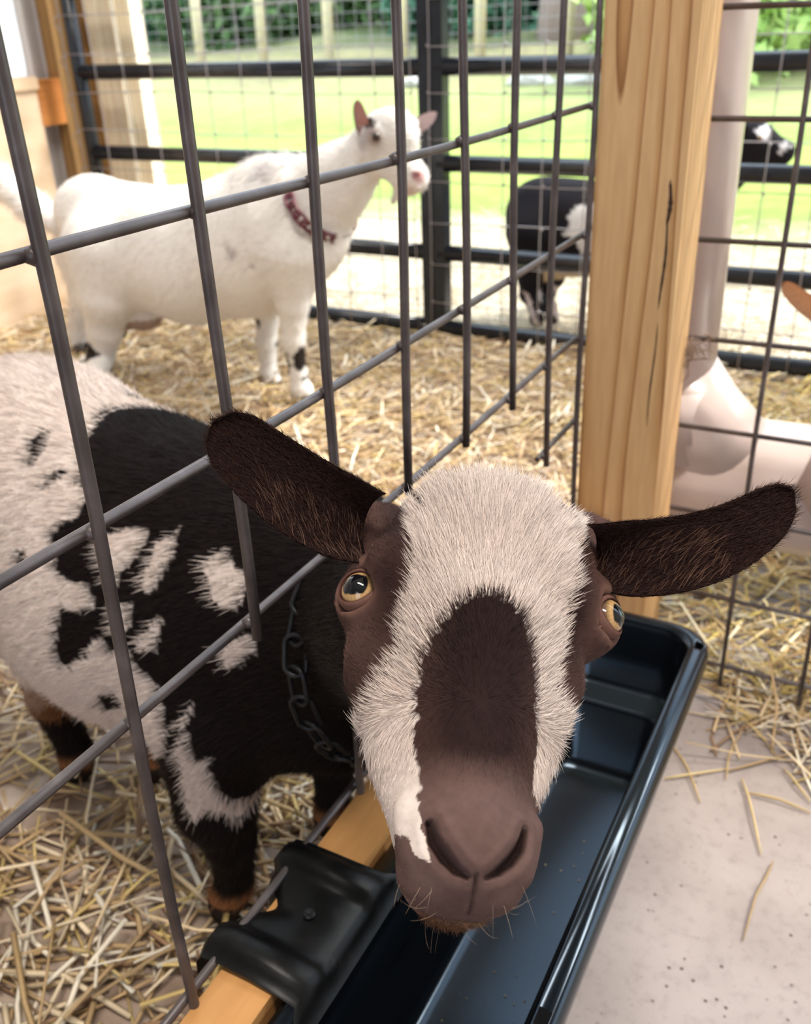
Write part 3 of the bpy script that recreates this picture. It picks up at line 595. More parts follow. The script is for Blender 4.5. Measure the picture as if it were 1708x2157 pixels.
# ---- the spotted goat with its head through the panel
HO = at(1028, 1268, 0.400); HN = at(1001, 1842, 0.338)
HV = (HO - HN) / np.linalg.norm(HO - HN); HU = CAM_R @ np.array([0.990, -0.104, 0.12]); HU -= HU.dot(HV) * HV; HU /= np.linalg.norm(HU)
HW = np.cross(HU, HV)
if HW.dot(CAM_POS - HO) < 0: HW = -HW
HM = np.array([HU, HV, HW])                               # rows: world -> local
def hl(u, v, w): return HO + (HU * u + HV * v + HW * w) * 0.001
def to_head(X): return (X - HO) @ HM.T * 1000.0
FACE_WHITE = [(-37.1, 58.3), (-30.7, 64.5), (-21.4, 72.1), (-6.3, 76.5), (11.7, 75.7), (27.0, 74.0), (39.5, 63.4), (50.8, 73.1), (53.2, 71.2), (46.7, 51.9), (40.8, 33.4), (40.3, 19.1), (38.8, 9.8), (39.7, 0.4), (35.0, -15.4), (34.9, -28.7), (40.8, -30.9), (45.8, -34.2), (41.1, -47.6), (34.3, -64.9), (31.1, -73.1), (25.4, -70.6), (26.3, -51.7), (23.3, -34.1), (20.4, -19.4), (14.8, -4.9), (6.2, 0.8), (0.5, 2.4), (-8.3, -1.6), (-15.4, -8.1), (-21.0, -17.5), (-24.6, -28.9), (-25.0, -44.4), (-24.3, -59.6), (-21.3, -74.8), (-20.1, -94.6), (-15.6, -104.1), (-15.6, -107.0), (-18.7, -105.6), (-22.5, -100.7), (-27.5, -93.5), (-30.0, -77.0), (-34.7, -68.4), (-38.9, -55.8), (-40.9, -48.3), (-36.3, -41.4), (-32.5, -34.5), (-33.1, -22.2), (-33.3, -3.5), (-30.8, 9.3), (-32.4, 21.8), (-35.3, 43.5), (-37.7, 55.8)]
FACE_TICKS = [[(-34.6, 60.6), (-30.6, 59.7), (-26.8, 49.5), (-28.7, 45.3), (-32.4, 51.7)], [(34.9, 66.6), (39.8, 67.2), (42.9, 66.8), (38.7, 63.7)]]
NOSTRIL_L = [(-16.9, -93.8, -5.3), (-14.5, -99.9, -3.7), (-10.3, -104.9, -5.2), (-5.6, -108.5, -6.5), (-0.9, -110.5, -8.7)]
NOSTRIL_R = [(20.1, -91.0, -7.0), (18.2, -97.6, -5.9), (14.8, -102.6, -6.3), (10.4, -106.9, -7.0), (6.0, -109.7, -7.9)]
PHILTRUM = [(1.8, -110.1, -7.4), (2.4, -114.1, -13.4), (3.6, -118.6, -23.6)]
BODY_WHITE = [(-1.3, 0.7), (-0.6868, 0.7), (-0.6668, 0.7), (-0.6363, 0.7), (-0.636, 0.492), (-0.6318, 0.4922), (-0.6238, 0.4892), (-0.6171, 0.4861), (-0.6118, 0.4794), (-0.6002, 0.4742), (-0.5913, 0.4655), (-0.5762, 0.4536), (-0.5805, 0.4433), (-0.5941, 0.4363), (-0.5951, 0.4252), (-0.5863, 0.4135), (-0.5889, 0.4051), (-0.5841, 0.4019), (-0.569, 0.4006), (-0.5516, 0.4018), (-0.5413, 0.3915), (-0.5614, 0.376), (-0.5775, 0.3798), (-0.584, 0.358), (-0.5883, 0.327), (-0.5819, 0.3148), (-0.5576, 0.3328), (-0.5446, 0.3506), (-0.5326, 0.3627), (-0.5224, 0.3491), (-0.5116, 0.3582), (-0.5042, 0.3587), (-0.4887, 0.3404), (-0.4769, 0.3351), (-0.4698, 0.3164), (-0.4668, 0.296), (-0.4742, 0.2695), (-0.6932, 0.0619), (-0.6019, 0.2244), (-0.95, 0.05), (-1.3, 0.05)]
BODY_HOLES_WHITE = [[(-0.551, 0.4357), (-0.4968, 0.4513), (-0.5069, 0.4308), (-0.5215, 0.4058), (-0.5372, 0.41)], [(-0.472, 0.4576), (-0.4639, 0.4406), (-0.4844, 0.4074), (-0.4924, 0.4165), (-0.4857, 0.4421)], [(-0.4355, 0.4367), (-0.4219, 0.4546), (-0.4038, 0.4445), (-0.3883, 0.4397), (-0.3927, 0.4253), (-0.4031, 0.4155), (-0.4185, 0.4192)], [(-0.4091, 0.3884), (-0.3809, 0.4039), (-0.3787, 0.3897), (-0.3964, 0.3715), (-0.4084, 0.3682)], [(-0.4767, 0.394), (-0.4632, 0.3975), (-0.477, 0.3636), (-0.493, 0.3664)], [(-0.5213, 0.3903), (-0.4976, 0.4044), (-0.5033, 0.3747), (-0.5152, 0.3669)], [(-0.4556, 0.3007), (-0.4467, 0.2974), (-0.4475, 0.2693), (-0.433, 0.2731), (-0.4395, 0.2339), (-0.4315, 0.1977), (-0.4347, 0.1815), (-0.4368, 0.1858), (-0.4554, 0.2037), (-0.4657, 0.183), (-0.4723, 0.2012), (-0.4627, 0.259)], [(-0.4554, 0.3076), (-0.4383, 0.3361), (-0.4432, 0.3181), (-0.4518, 0.2997)], [(-0.5705, 0.3936), (-0.5558, 0.3995), (-0.5387, 0.3921), (-0.5431, 0.3823), (-0.559, 0.3825)]]
BODY_SPOTS = [[(-0.6614, 0.4673), (-0.6736, 0.4803), (-0.6663, 0.4852), (-0.6526, 0.479), (-0.6517, 0.4663)], [(-0.6266, 0.454), (-0.63, 0.4623), (-0.6178, 0.4718), (-0.6099, 0.4668), (-0.6225, 0.457)], [(-0.6357, 0.4114), (-0.6247, 0.4137), (-0.6172, 0.4061), (-0.6308, 0.3982)], [(-0.5557, 0.2918), (-0.5338, 0.3036), (-0.5281, 0.289), (-0.5569, 0.2719)]]

FACE_WHITE = [(a - 7 if (-80 < b < -30 and a < -28) else a, b) for a, b in FACE_WHITE]
ROT = HM.T                                                # columns = local axes
def he(c, r, k=12): return ell(hl(*c), np.array(r) * 0.001, k * 0.001, ROT)
def hc_(a, b, ra, rb, k=12): return cap(hl(*a), hl(*b), ra * .001, rb * .001, k * .001)
head = [he((5, 27, -56), (57, 48, 47)), he((7, 48, -30), (48, 38, 25), 14)]
EYE = {-1: to_head(at(764, 1250, .4375)), 1: to_head(at(1266, 1302, .444))}
for s in (-1, 1):
    e_ = EYE[s]
    head += [he((e_[0] - s * 6.5, e_[1] + 1, e_[2] - 6), (19, 18, 19), 12), he((s * 31, 26, -20), (20, 13, 12), 12), hc_((s * 26, -14, -62), (s * 11, -84, -46), 26, 14, 14),
             hc_((s * 36, -14, -40), (s * 18, -74, -36), 17, 11, 14), hc_((5 + s * 42, 32, -58), (5 + s * 52, 32, -63), 17, 13, 10)]
head += [hc_((0, -4, -34), (0, -86, -27), 38, 24, 14), he((0, -95, -28), (24, 22, 23), 10), he((0, -94, -14), (19, 16, 13), 8)]
for s in (-1, 1):
    head += [he((s * 10.5, -107, -27), (14, 12, 15), 6), he((s * 17.5, -93, -20), (8, 13, 9), 6)]
head += [he((0, -109, -42), (18, 12, 14), 8)]
for s in (-1, 1): head += [hc_((s * 24 + 1.5, -86, -22), (s * 19 + 1.5, -103, -17), 5.0, 5.0, 6)]
head += [cap(at(800, 1125, .476), at(735, 1105, .466), .016, .0130, .012), cap(at(1232, 1158, .480), at(1296, 1170, .470), .019, .0145, .012)]
for s in (-1, 1): head.append(carve(he((EYE[s][0] + s * 2.0, EYE[s][1], EYE[s][2] + 2.0), (11.5, 10.3, 12.0), 3.5)))
for s in (-1, 1): head.append(he((EYE[s][0] - s * 10, EYE[s][1] + 14, EYE[s][2] + 1), (14, 6, 10), 6))
body = [cap((-.92, .645, .372), (-.77, .612, .368), .108, .138, .05, (1, .92, 1)), cap((-.77, .612, .368), (-.60, .585, .330), .138, .148, .05, (1, .90, 1)),
        cap((-.60, .585, .328), (-.47, .560, .335), .148, .118, .05, (1, .88, 1)), cap((-.47, .560, .345), (-.395, .545, .350), .118, .088, .05, (1, .9, 1)),
        cap((-.50, .570, .425), (-.40, .565, .415), .055, .060, .05), cap((-.43, .55, .29), (-.37, .54, .30), .085, .07, .04),
        cap((-.42, .55, .385), (-.305, .520, .405), .085, .066, .05), cap((-.305, .52, .405), hl(0, 12, -72), .066, .050, .04)]
def leg(pts, rs, k=.02): return [cap(pts[i], pts[i + 1], rs[i], rs[i + 1], k if i == 0 else .012) for i in range(len(pts) - 1)]
body += leg([(-.47, .495, .28), (-.475, .487, .17), (-.470, .492, .125), (-.478, .497, .055), (-.492, .497, .028)], [.058, .036, .023, .0165, .019], .03)
body += leg([(-.45, .625, .28), (-.44, .635, .16), (-.45, .635, .055), (-.455, .635, .028)], [.058, .030, .0165, .019], .03)
body += leg([(-.79, .56, .33), (-.745, .56, .22), (-.775, .565, .135), (-.770, .575, .05), (-.780, .580, .028)], [.075, .045, .024, .0175, .019], .03)
body += leg([(-.80, .68, .33), (-.72, .67, .20), (-.735, .65, .13), (-.690, .625, .05), (-.69, .62, .028)], [.08, .045, .024, .018, .019], .03)
body += [ell((-.70, .60, .165), (.06, .05, .03), .03), cap((-.99, .655, .42), (-1.03, .66, .36), .028, .02, .03)]
for (x, y) in ((-.492, .497), (-.455, .635), (-.780, .580), (-.69, .62)): body.append(cap((x + .004, y - .004, .020), (x - .004, y + .004, .010), .017, .019, .008))
prims = body + head
HX, HF = net_mesh(prims, (-1.10, .10, 0.0), (.02, .85, .72), 0.0038)
HX, HF = refine(prims, HX, HF, lambda X: (np.linalg.norm(to_head(X) - np.array([0, -30, -25]), axis=1) < 118) & (to_head(X)[:, 2] > -62))
HX, HF = refine(prims, HX, HF, lambda X: (to_head(X)[:, 1] < -80) & (to_head(X)[:, 2] > -36) & (to_head(X)[:, 1] > -125) & (np.abs(to_head(X)[:, 0]) < 32))
def path_dist(q, pth, rad):
    best = np.full(len(q), -9.0)
    for i in range(len(pth) - 1):
        a = np.array(pth[i][:2]); b = np.array(pth[i + 1][:2]); ab = b - a; t = np.clip(((q - a) @ ab) / ab.dot(ab), 0, 1)
        best = np.maximum(best, (rad[i] * (1 - t) + rad[i + 1] * t) - np.linalg.norm(q - a - t[:, None] * ab, axis=1))
    return best                                           # > 0 inside the groove
LL = to_head(HX); gro = np.maximum.reduce([path_dist(LL[:, :2], NOSTRIL_L, [1.3, 2.1, 2.1, 1.6, .6]), path_dist(LL[:, :2], NOSTRIL_R, [1.3, 2.1, 2.1, 1.6, .6])])
frontal = (LL[:, 2] > -34) & (LL[:, 1] < -80)
dep = 5.5 * np.clip((gro + .5) / 1.9, 0, 1) ** 0.8 * frontal + 1.6 * np.clip((path_dist(LL[:, :2], PHILTRUM, [.9, .8, .7]) + .5) / 1.2, 0, 1) * frontal
side_ = np.where(LL[:, 0] > 1.5, 1.0, -1.0)
rim_ = np.exp(-((gro + 3.2) / 2.0) ** 2) * frontal * 1.3                       # raised wing round each nostril
HX = HX + (HW[None] * (rim_ - dep)[:, None] + HV[None] * (dep * 0.25)[:, None]) * 0.001
BROWN = np.array([0.084, 0.044, 0.036]); DARK = np.array([0.022, 0.011, 0.0095]); BLACK = np.array([0.010, 0.0065, 0.006]); WHITE = np.array([0.72, 0.60, 0.53]); TAN = np.array([0.36, 0.15, 0.06])
CREAM = np.array([0.66, 0.52, 0.42]); NOSE = np.array([0.122, 0.072, 0.062])
def sm(x, a, b): t = np.clip((x - a) / (b - a), 0, 1); return t * t * (3 - 2 * t)
def mixc(a, b, t): return a * (1 - t)[:, None] + b * t[:, None]
EARC = np.array([0.036, 0.016, 0.011])
def goat_color(X):
    L = to_head(X); u, v, w = L.T; n = len(X); on_head = (np.linalg.norm(L - np.array([0, -25, -35]), axis=1) < 125) & (w > -85)
    c = np.tile(BLACK, (n, 1)).astype(float)
    # body
    side = np.stack([X[:, 0], X[:, 2]], 1); wob = np.stack([np.sin(side[:, 1] * 160 + side[:, 0] * 90) + np.sin(side[:, 0] * 240), np.sin(side[:, 0] * 190 - side[:, 1] * 120)], 1) * 0.0013
    q = side + wob; wh = inpoly(q, BODY_WHITE)
    for p in BODY_HOLES_WHITE: wh |= inpoly(q, p)
    for p in BODY_SPOTS: wh &= ~inpoly(q, p)
    c[wh] = WHITE
    lowt = sm(X[:, 2], 0.062, 0.045); c = np.where((X[:, 2] < .20)[:, None] & ~wh[:, None], mixc(c, np.tile(TAN, (n, 1)), lowt * 0.9), c)
    c = np.where(((X[:, 2] < 0.034))[:, None], np.array([0.03, 0.02, 0.015]), c)
    bl = sm(X[:, 2], 0.195, 0.172) * (X[:, 0] < -.50) * (X[:, 2] > .12); c = mixc(c, np.tile(TAN * 0.55, (n, 1)), bl * 0.8)
    # face
    f = np.tile(BROWN, (n, 1)).astype(float)
    cen = np.exp(-(u / 24) ** 2) * sm(v, -82, -58) * sm(v, 12, -2); f = mixc(f, np.tile(DARK, (n, 1)), np.clip(cen * 1.3, 0, 1))
    ed = np.exp(-((np.abs(u - 2) - 42) / 8) ** 2) * sm(v, -34, 0) * 0.75; f = mixc(f, np.tile(DARK, (n, 1)), ed)
    nz_ = sm(v, -62, -84); f = mixc(f, np.tile(NOSE, (n, 1)), nz_)
    cheek = sm(np.abs(u), 30, 45) * sm(v, -15, -30); f = mixc(f, np.tile(BROWN * 0.75, (n, 1)), cheek)
    earz = sm(np.abs(u - 3), 58, 66) * sm(v, 24, 34); f = mixc(f, np.tile(EARC, (n, 1)), earz)
    back = sm(w, -55, -80); f = mixc(f, np.tile(BLACK * 1.5, (n, 1)), back)
    chin = sm(v, -117, -121) * sm(w, -38, -46); f = mixc(f, np.tile(TAN * 0.45, (n, 1)), chin)
    wob2 = np.stack([np.sin(v * .9) + np.sin(u * 1.3 + v * .4), np.sin(u * 1.1) + np.sin(v * .7 + u)], 1) * 0.5
    q = np.stack([u, v], 1) + wob2; fw = inpoly(q, FACE_WHITE) & (w > -60); f[fw] = WHITE
    for p in FACE_TICKS: f[inpoly(q, p) & (w > -60)] = DARK * 1.5
    eye_d = np.minimum(np.linalg.norm(L - (EYE[1] + 1.5), axis=1), np.linalg.norm(L - (EYE[-1] + np.array([-1.5, 1.5, 1.5])), axis=1))
    f = mixc(f, np.tile(np.array([0.19, 0.10, 0.075]), (n, 1)), sm(eye_d, 17, 12.5) * 0.8)
    gr = np.maximum(path_dist(L[:, :2] , NOSTRIL_L, [1.3, 2.1, 2.1, 1.6, .6]), path_dist(L[:, :2], NOSTRIL_R, [1.3, 2.1, 2.1, 1.6, .6])); gr = np.maximum(gr, path_dist(L[:, :2], PHILTRUM, [.9, .8, .7]) - .2)
    f = mixc(f, np.tile(np.array([0.014, 0.007, 0.006]), (n, 1)), np.clip((gr + 0.5) / 1.4, 0, 1) * (w > -36) * (v < -80) * .95)  # grooves darkened in colour to deepen the shade inside them
    return np.where(on_head[:, None], f, c)
gt = empty('spotted_goat', (-.6, .57, 0)); tag(gt, 'brown and white spotted goat with a white blaze pushing its head through the wire panel', 'goat')
skin = mesh_from('body', HX, HF, goat_color(HX), M['coat'], gt)
# eyes
for s, nm in ((-1, 'eye'), (1, 'eye')):
    c = hl(*EYE[s]); gaze = HU * s * (0.80 if s < 0 else 0.78) + HW * 0.62 - HV * 0.05
    if s < 0: gaze = HU * -0.52 + HW * 0.85 - HV * 0.02
    e = uvball(nm, c, 0.0100, gaze, gt, M['eye'], up=HV - HU * s * 0.10, pw=0.62, ph=0.50, ir=1.0, iris=(0.50, 0.30, 0.13), bulge=0.10)
    ga = Vector(HU * s * (0.60 if s < 0 else 0.74) + HW * 0.80).normalized(); uu = Vector(HV); uu = (uu - ga * uu.dot(ga)).normalized(); rr = uu.cross(ga)
    bm = bmesh.new(); rows = []
    for j, (da, rad) in enumerate(((0.10, .0101), (0.03, .0103), (0.0, .0109), (0.05, .0115), (0.16, .0117), (0.32, .0116), (0.55, .0112), (0.9, .0104))):
        row = []
        for i in range(48):
            a = 2 * math.pi * i / 48; op = 0.93 - 0.10 * math.sin(a) ** 2 - (0.10 * math.sin(a) if math.sin(a) > 0 else 0) + 0.10 * abs(math.cos(a)) ** 6; th = op + da
            row.append(bm.verts.new(Vector(c) + (ga * math.cos(th) + (rr * math.cos(a) + uu * math.sin(a)) * math.sin(th)) * rad))
        rows.append(row)
    for j in range(len(rows) - 1):
        for i in range(48): bm.faces.new((rows[j][i], rows[j][(i + 1) % 48], rows[j + 1][(i + 1) % 48], rows[j + 1][i]))
    l_ = from_bm('eyelid', bm, None, gt, smooth=True); a_ = l_.data.attributes.new('coat', 'FLOAT_COLOR', 'POINT')
    cc_ = np.tile(np.array([0.15, 0.075, 0.058, 1], np.float32), (8, 48, 1)); cc_[:3, :, :3] = (0.075, 0.03, 0.024); cc_[6:, :, :3] = BROWN * 1.2; a_.data.foreach_set('color', cc_.reshape(-1)); l_.data.materials.append(M['coat'])
EI = np.array([0.060, 0.026, 0.017]); EO = np.array([0.022, 0.010, 0.008])
towards = CAM_POS - HO; towards /= np.linalg.norm(towards)
e1, E1X, E1F = ear('ear', [at(778, 1108, .447), at(695, 1095, .434), at(570, 1010, .425), at(452, 885, .432)], 0.0195, at(600, 900, .43) - at(560, 1060, .43), towards, 0.010, EI, EO, gt, tipw=0.62, base=0.86)
e2, E2X, E2F = ear('ear', [at(1245, 1160, .454), at(1330, 1188, .438), at(1530, 1190, .428), at(1668, 1030, .445)], 0.0178, at(1450, 1060, .43) - at(1480, 1220, .43), towards, 0.009, EI * 0.8, EO, gt, tipw=0.58, base=0.80)
# fur: lies up and outwards over the face, backwards and down over the body
def gdir(P):
    L = to_head(P); u, v, w = L.T
    fd = HU[None] * (np.clip(u / 42, -1, 1) * (0.55 + 0.5 * sm(v, 10, -50)))[:, None] + HV[None] * (0.75 - 0.9 * sm(v, -48, -80))[:, None] - HW[None] * 0.25
    top = sm(v, 18, 45); fd = fd * (1 - 0.0 * top)[:, None]
    dn = HU[None] * np.clip(u / 30, -1, 1)[:, None] * 0.35 - HV[None] * 1.0
    up = sm(v, -30, -62)                                   # below the bridge the hair lies down towards the lips
    fd = fd * (1 - up)[:, None] + dn * up[:, None]
    bd = np.tile(np.array([-0.85, 0.10, -0.42]), (len(P), 1)); bd[:, 2] -= sm(P[:, 2], 0.30, 0.18)
    oh = (np.linalg.norm(L - np.array([0, -25, -35]), axis=1) < 125) & (w > -85); return np.where(oh[:, None], fd, bd)
def is_white(P): return goat_color(P)[:, 0] > 0.4
def glen(P):
    L = to_head(P); u, v, w = L.T; wh = is_white(P)
    l = 0.0036 + 0.0055 * wh * sm(v, -90, -30) + 0.004 * sm(v, -60, -10) * (np.abs(u) < 28)
    l = l * (1 - 0.55 * sm(v, -60, -85)); eye_d = np.minimum(np.linalg.norm(L - (EYE[1] + 1.5), axis=1), np.linalg.norm(L - (EYE[-1] + np.array([-1.5, 1.5, 1.5])), axis=1)); l = l * (0.35 + 0.65 * sm(eye_d, 15, 26))
    oh = (np.linalg.norm(L - np.array([0, -25, -35]), axis=1) < 125) & (w > -85); return np.where(oh, l, 0.016)
def hd_dens(c, n):
    L = to_head(c); eye_d = np.minimum(np.linalg.norm(L - (EYE[1] + 1.5), axis=1), np.linalg.norm(L - (EYE[-1] + np.array([-1.5, 1.5, 1.5])), axis=1))
    nos = (L[:, 1] < -88) & (np.abs(L[:, 0]) < 19) & (L[:, 2] > -14); return ((np.linalg.norm(L - np.array([0, -25, -35]), axis=1) < 122) & (L[:, 2] > -80)) * (eye_d > 13.5) * np.where(nos, 0.05, 1.0)
def bd_dens(c, n): L = to_head(c); return ((np.linalg.norm(L - np.array([0, -25, -35]), axis=1) > 105) | (L[:, 2] < -70)) * np.where(c[:, 2] < .04, 0, 1.0) * np.where(c[:, 1] > .66, 0.35, 1.0)
HT = tri_soup(HX, HF)
def gcol_fur(P): c = goat_color(P); return c * np.where(c[:, :1] > .4, 1.0, 1.3)
fur('face_fur', HX, HT, gcol_fur, gdir, glen, 150000, 0.00009, gt, lift=0.34, dens=hd_dens, jit=0.16, cjit=0.26)
fur('body_fur', HX, HT, gcol_fur, gdir, glen, 110000, 0.00020, gt, lift=0.30, dens=bd_dens, jit=0.14, cjit=0.2)
for X_, F_, ei in ((E1X, E1F, 0), (E2X, E2F, 1)):
    ctr_, tip_ = (at(720, 1090, .44), at(452, 888, .432)) if ei == 0 else (at(1320, 1160, .445), at(1668, 1030, .445))
    ax_ = (tip_ - ctr_) / np.linalg.norm(tip_ - ctr_)
    fl_ = lambda P, a=ax_: np.tile(a, (len(P), 1))
    fur('ear_fur', X_, F_, lambda P: np.tile(EO * 1.2, (len(P), 1)), fl_, lambda P: np.full(len(P), 0.0045), 7000, 0.00009, gt, lift=0.45, jit=0.25, cjit=0.3, dens=lambda c, n: (n @ towards) < 0.05)
    fur('ear_fur', X_, F_, lambda P: np.tile(np.array([0.078, 0.034, 0.022]), (len(P), 1)), lambda P, a=ax_: np.tile(a + HV * 0.4, (len(P), 1)), lambda P: np.full(len(P), 0.0032), 6000, 0.00007, gt, lift=0.35, jit=0.25, cjit=0.45, dens=lambda c, n: (n @ towards) > 0.05)
    fur('inner_ear_hair', X_, F_, lambda P: np.tile(np.array([0.22, 0.12, 0.08]), (len(P), 1)), lambda P, a=ax_: np.tile(a * 0.9 + HV * 0.6, (len(P), 1)), lambda P: np.full(len(P), 0.0095), 360, 0.00006, gt, lift=0.5, jit=0.2, cjit=0.35,
        dens=lambda c, n, a=ax_, c0=ctr_: ((n @ towards) > 0.1) * (((c - c0) @ a) < 0.036) * ((((c - c0)) @ HV) < 0.004))
# whiskers on the lips
def whisk(P): return np.tile(-HV * 0.8 + HW * 0.2, (len(P), 1)) + (to_head(P)[:, :1] * 0.03) * HU[None]
fur('whiskers', HX, HT, lambda P: np.tile(np.array([0.5, 0.36, 0.25]), (len(P), 1)), whisk, lambda P: np.full(len(P), 0.012), 26, 0.00004, gt, lift=0.8, jit=0.3,
    dens=lambda c, n: (to_head(c)[:, 1] < -108) * (to_head(c)[:, 2] < -12) * ((n @ -HV) > 0.2))
fur('chin_fuzz', HX, HT, lambda P: np.tile(np.array([0.36, 0.20, 0.12]), (len(P), 1)), whisk, lambda P: np.full(len(P), 0.0036), 1500, 0.00006, gt, lift=0.9, jit=0.25,
    dens=lambda c, n: (to_head(c)[:, 1] < -118.5) * (to_head(c)[:, 2] < -34) * ((n @ -HV) > 0.1))
# ---- chain collar of the spotted goat
def chain(name, label, ctr, r1, r2, ax1, ax2, n, link_len, wire, m, sag=0.0):
    ch = empty(name, tuple(ctr)); tag(ch, label, 'chain'); ctr = np.array(ctr)
    P = lambda a: ctr + np.array(ax1) * r1 * math.cos(a) + np.array(ax2) * r2 * math.sin(a)
    base = None
    for i in range(n):
        a = 2 * math.pi * i / n; p = P(a); t = P(a + .01) - P(a - .01); t /= np.linalg.norm(t); o_ = p - ctr; o_ -= o_.dot(t) * t; o_ /= np.linalg.norm(o_); b_ = np.cross(t, o_)
        w_ = o_ if i % 2 else b_
        if i % 2: w_ = (o_ * .5 + b_ * .86); w_ /= np.linalg.norm(w_)
        h_ = np.cross(t, w_)
        if base is None:
            bm = bmesh.new(); pts = []
            for k in range(25):
                q_ = 2 * math.pi * k / 24; x_ = math.cos(q_) * link_len * .5; y_ = math.copysign(min(abs(math.sin(q_)) * 1.35, 1.0), math.sin(q_)) * link_len * .27; pts.append((x_, y_, 0))
            add_tube(bm, pts, wire, 6, False); base = from_bm('link', bm, m, None, smooth=True); l = base
        else: l = base.copy(); COL.objects.link(l)
        l.matrix_basis = Matrix(((t[0], w_[0], h_[0], p[0]), (t[1], w_[1], h_[1], p[1]), (t[2], w_[2], h_[2], p[2]), (0, 0, 0, 1)))
        l.parent = ch; l.matrix_parent_inverse = Matrix.Translation(tuple(ctr)).inverted()
    return ch
nk_a = np.array([-.305, .52, .405]) - np.array([-.42, .55, .385]); nk_a /= np.linalg.norm(nk_a)
cz = np.array([0.10, -0.18, 1.0]); cz -= cz.dot(nk_a) * nk_a; cz /= np.linalg.norm(cz); cyy = np.cross(cz, nk_a)
chain('chain_collar', 'dark steel chain collar hanging round the neck of the spotted goat', (-.305, .513, .380), .083, .096, cyy, cz, 26, 0.030, 0.0019, M['chain'])

# ---- white goat
def goat_parts(Y): return lambda px, py, dy=0.0: pY(px, py, Y + dy)
w = goat_parts(1.80)
WG = [cap(w(195, 455), w(290, 520), .092, .140, .05, (1, .85, 1)), cap(w(290, 520), w(400, 542), .140, .150, .05, (1, .85, 1)), cap(w(400, 542), w(520, 520), .150, .150, .05, (1, .82, 1)),
      cap(w(520, 520), w(600, 485), .150, .136, .05, (1, .78, 1)), cap(w(600, 480), w(645, 470), .136, .100, .05, (1, .8, 1)), cap(w(560, 400), w(620, 400), .050, .055, .05),
      cap(w(645, 440), w(705, 390), .095, .072, .04, (1, .75, 1)), cap(w(705, 390), w(775, 325), .072, .052, .04, (1, .8, 1)), cap(w(165, 440), w(210, 430), .05, .06, .04)]
hw = lambda px, py, dy=0.0: pY(px, py, 1.79 + dy)
WG += [ell(hw(806, 288), (.050, .045, .046), .03), cap(hw(812, 292), hw(872, 372), .043, .028, .025), cap(hw(800, 325), hw(862, 388), .034, .020, .02), cap(hw(835, 262, -.01), hw(850, 285, -.01), .030, .03, .03),
       ell(hw(880, 378), (.020, .020, .020), .012), ell(hw(792, 285, -.045), (.018, .012, .014), .015), ell(hw(866, 262, .035), (.02, .014, .014), .015), cap(hw(845, 398), hw(828, 425), .012, .006, .02),
       carve(cap(hw(874, 366, -.020), hw(880, 374, -.021), .0030, .0022, .004)), carve(cap(hw(845, 385, -.024), hw(872, 396, -.016), .0016, .0014, .003))]
WG += leg([w(620, 540, -.06), w(618, 640, -.06), w(618, 715, -.06), w(628, 785, -.055), w(634, 815, -.055)], [.060, .034, .025, .0185, .022], .04)
WG += leg([w(575, 540, .06), w(565, 640, .06), w(562, 720, .06), w(566, 780, .055), w(572, 800, .055)], [.055, .030, .024, .018, .021], .04)
WG += leg([w(215, 520, -.07), w(225, 620, -.075), w(222, 690, -.07), w(212, 755, -.06), gz(198, 800, .03)], [.095, .070, .045, .033, .024], .04)
WG += leg([w(180, 520, .06), w(190, 620, .06), w(170, 700, .06), w(182, 760, .05), gz(182, 780, .03)], [.08, .05, .028, .022, .022], .04)
WG += [ell(w(300, 665, .0), (.055, .05, .035), .03), cap(w(262, 690, -.02), w(262, 710, -.02), .008, .005, .008)]
WG += [cap(w(120, 470), w(70, 440), .030, .036, .02), cap(w(70, 440), w(15, 392), .036, .034, .02), cap(w(15, 392), w(-30, 350), .034, .018, .02)]
for q in (w(636, 826, -.055), w(574, 810, .055)): WG.append(cap(q + np.array([.012, -.004, .006]), q + np.array([-.006, 0, .004]), .020, .020, .01))
wlo = w(-60, 700) ; wx, wf = net_mesh(WG, (-2.30, 1.55, 0.0), (-.80, 2.05, .76), 0.0075)
def near_pt(X, c, r): return np.linalg.norm(X - c, axis=1) < r
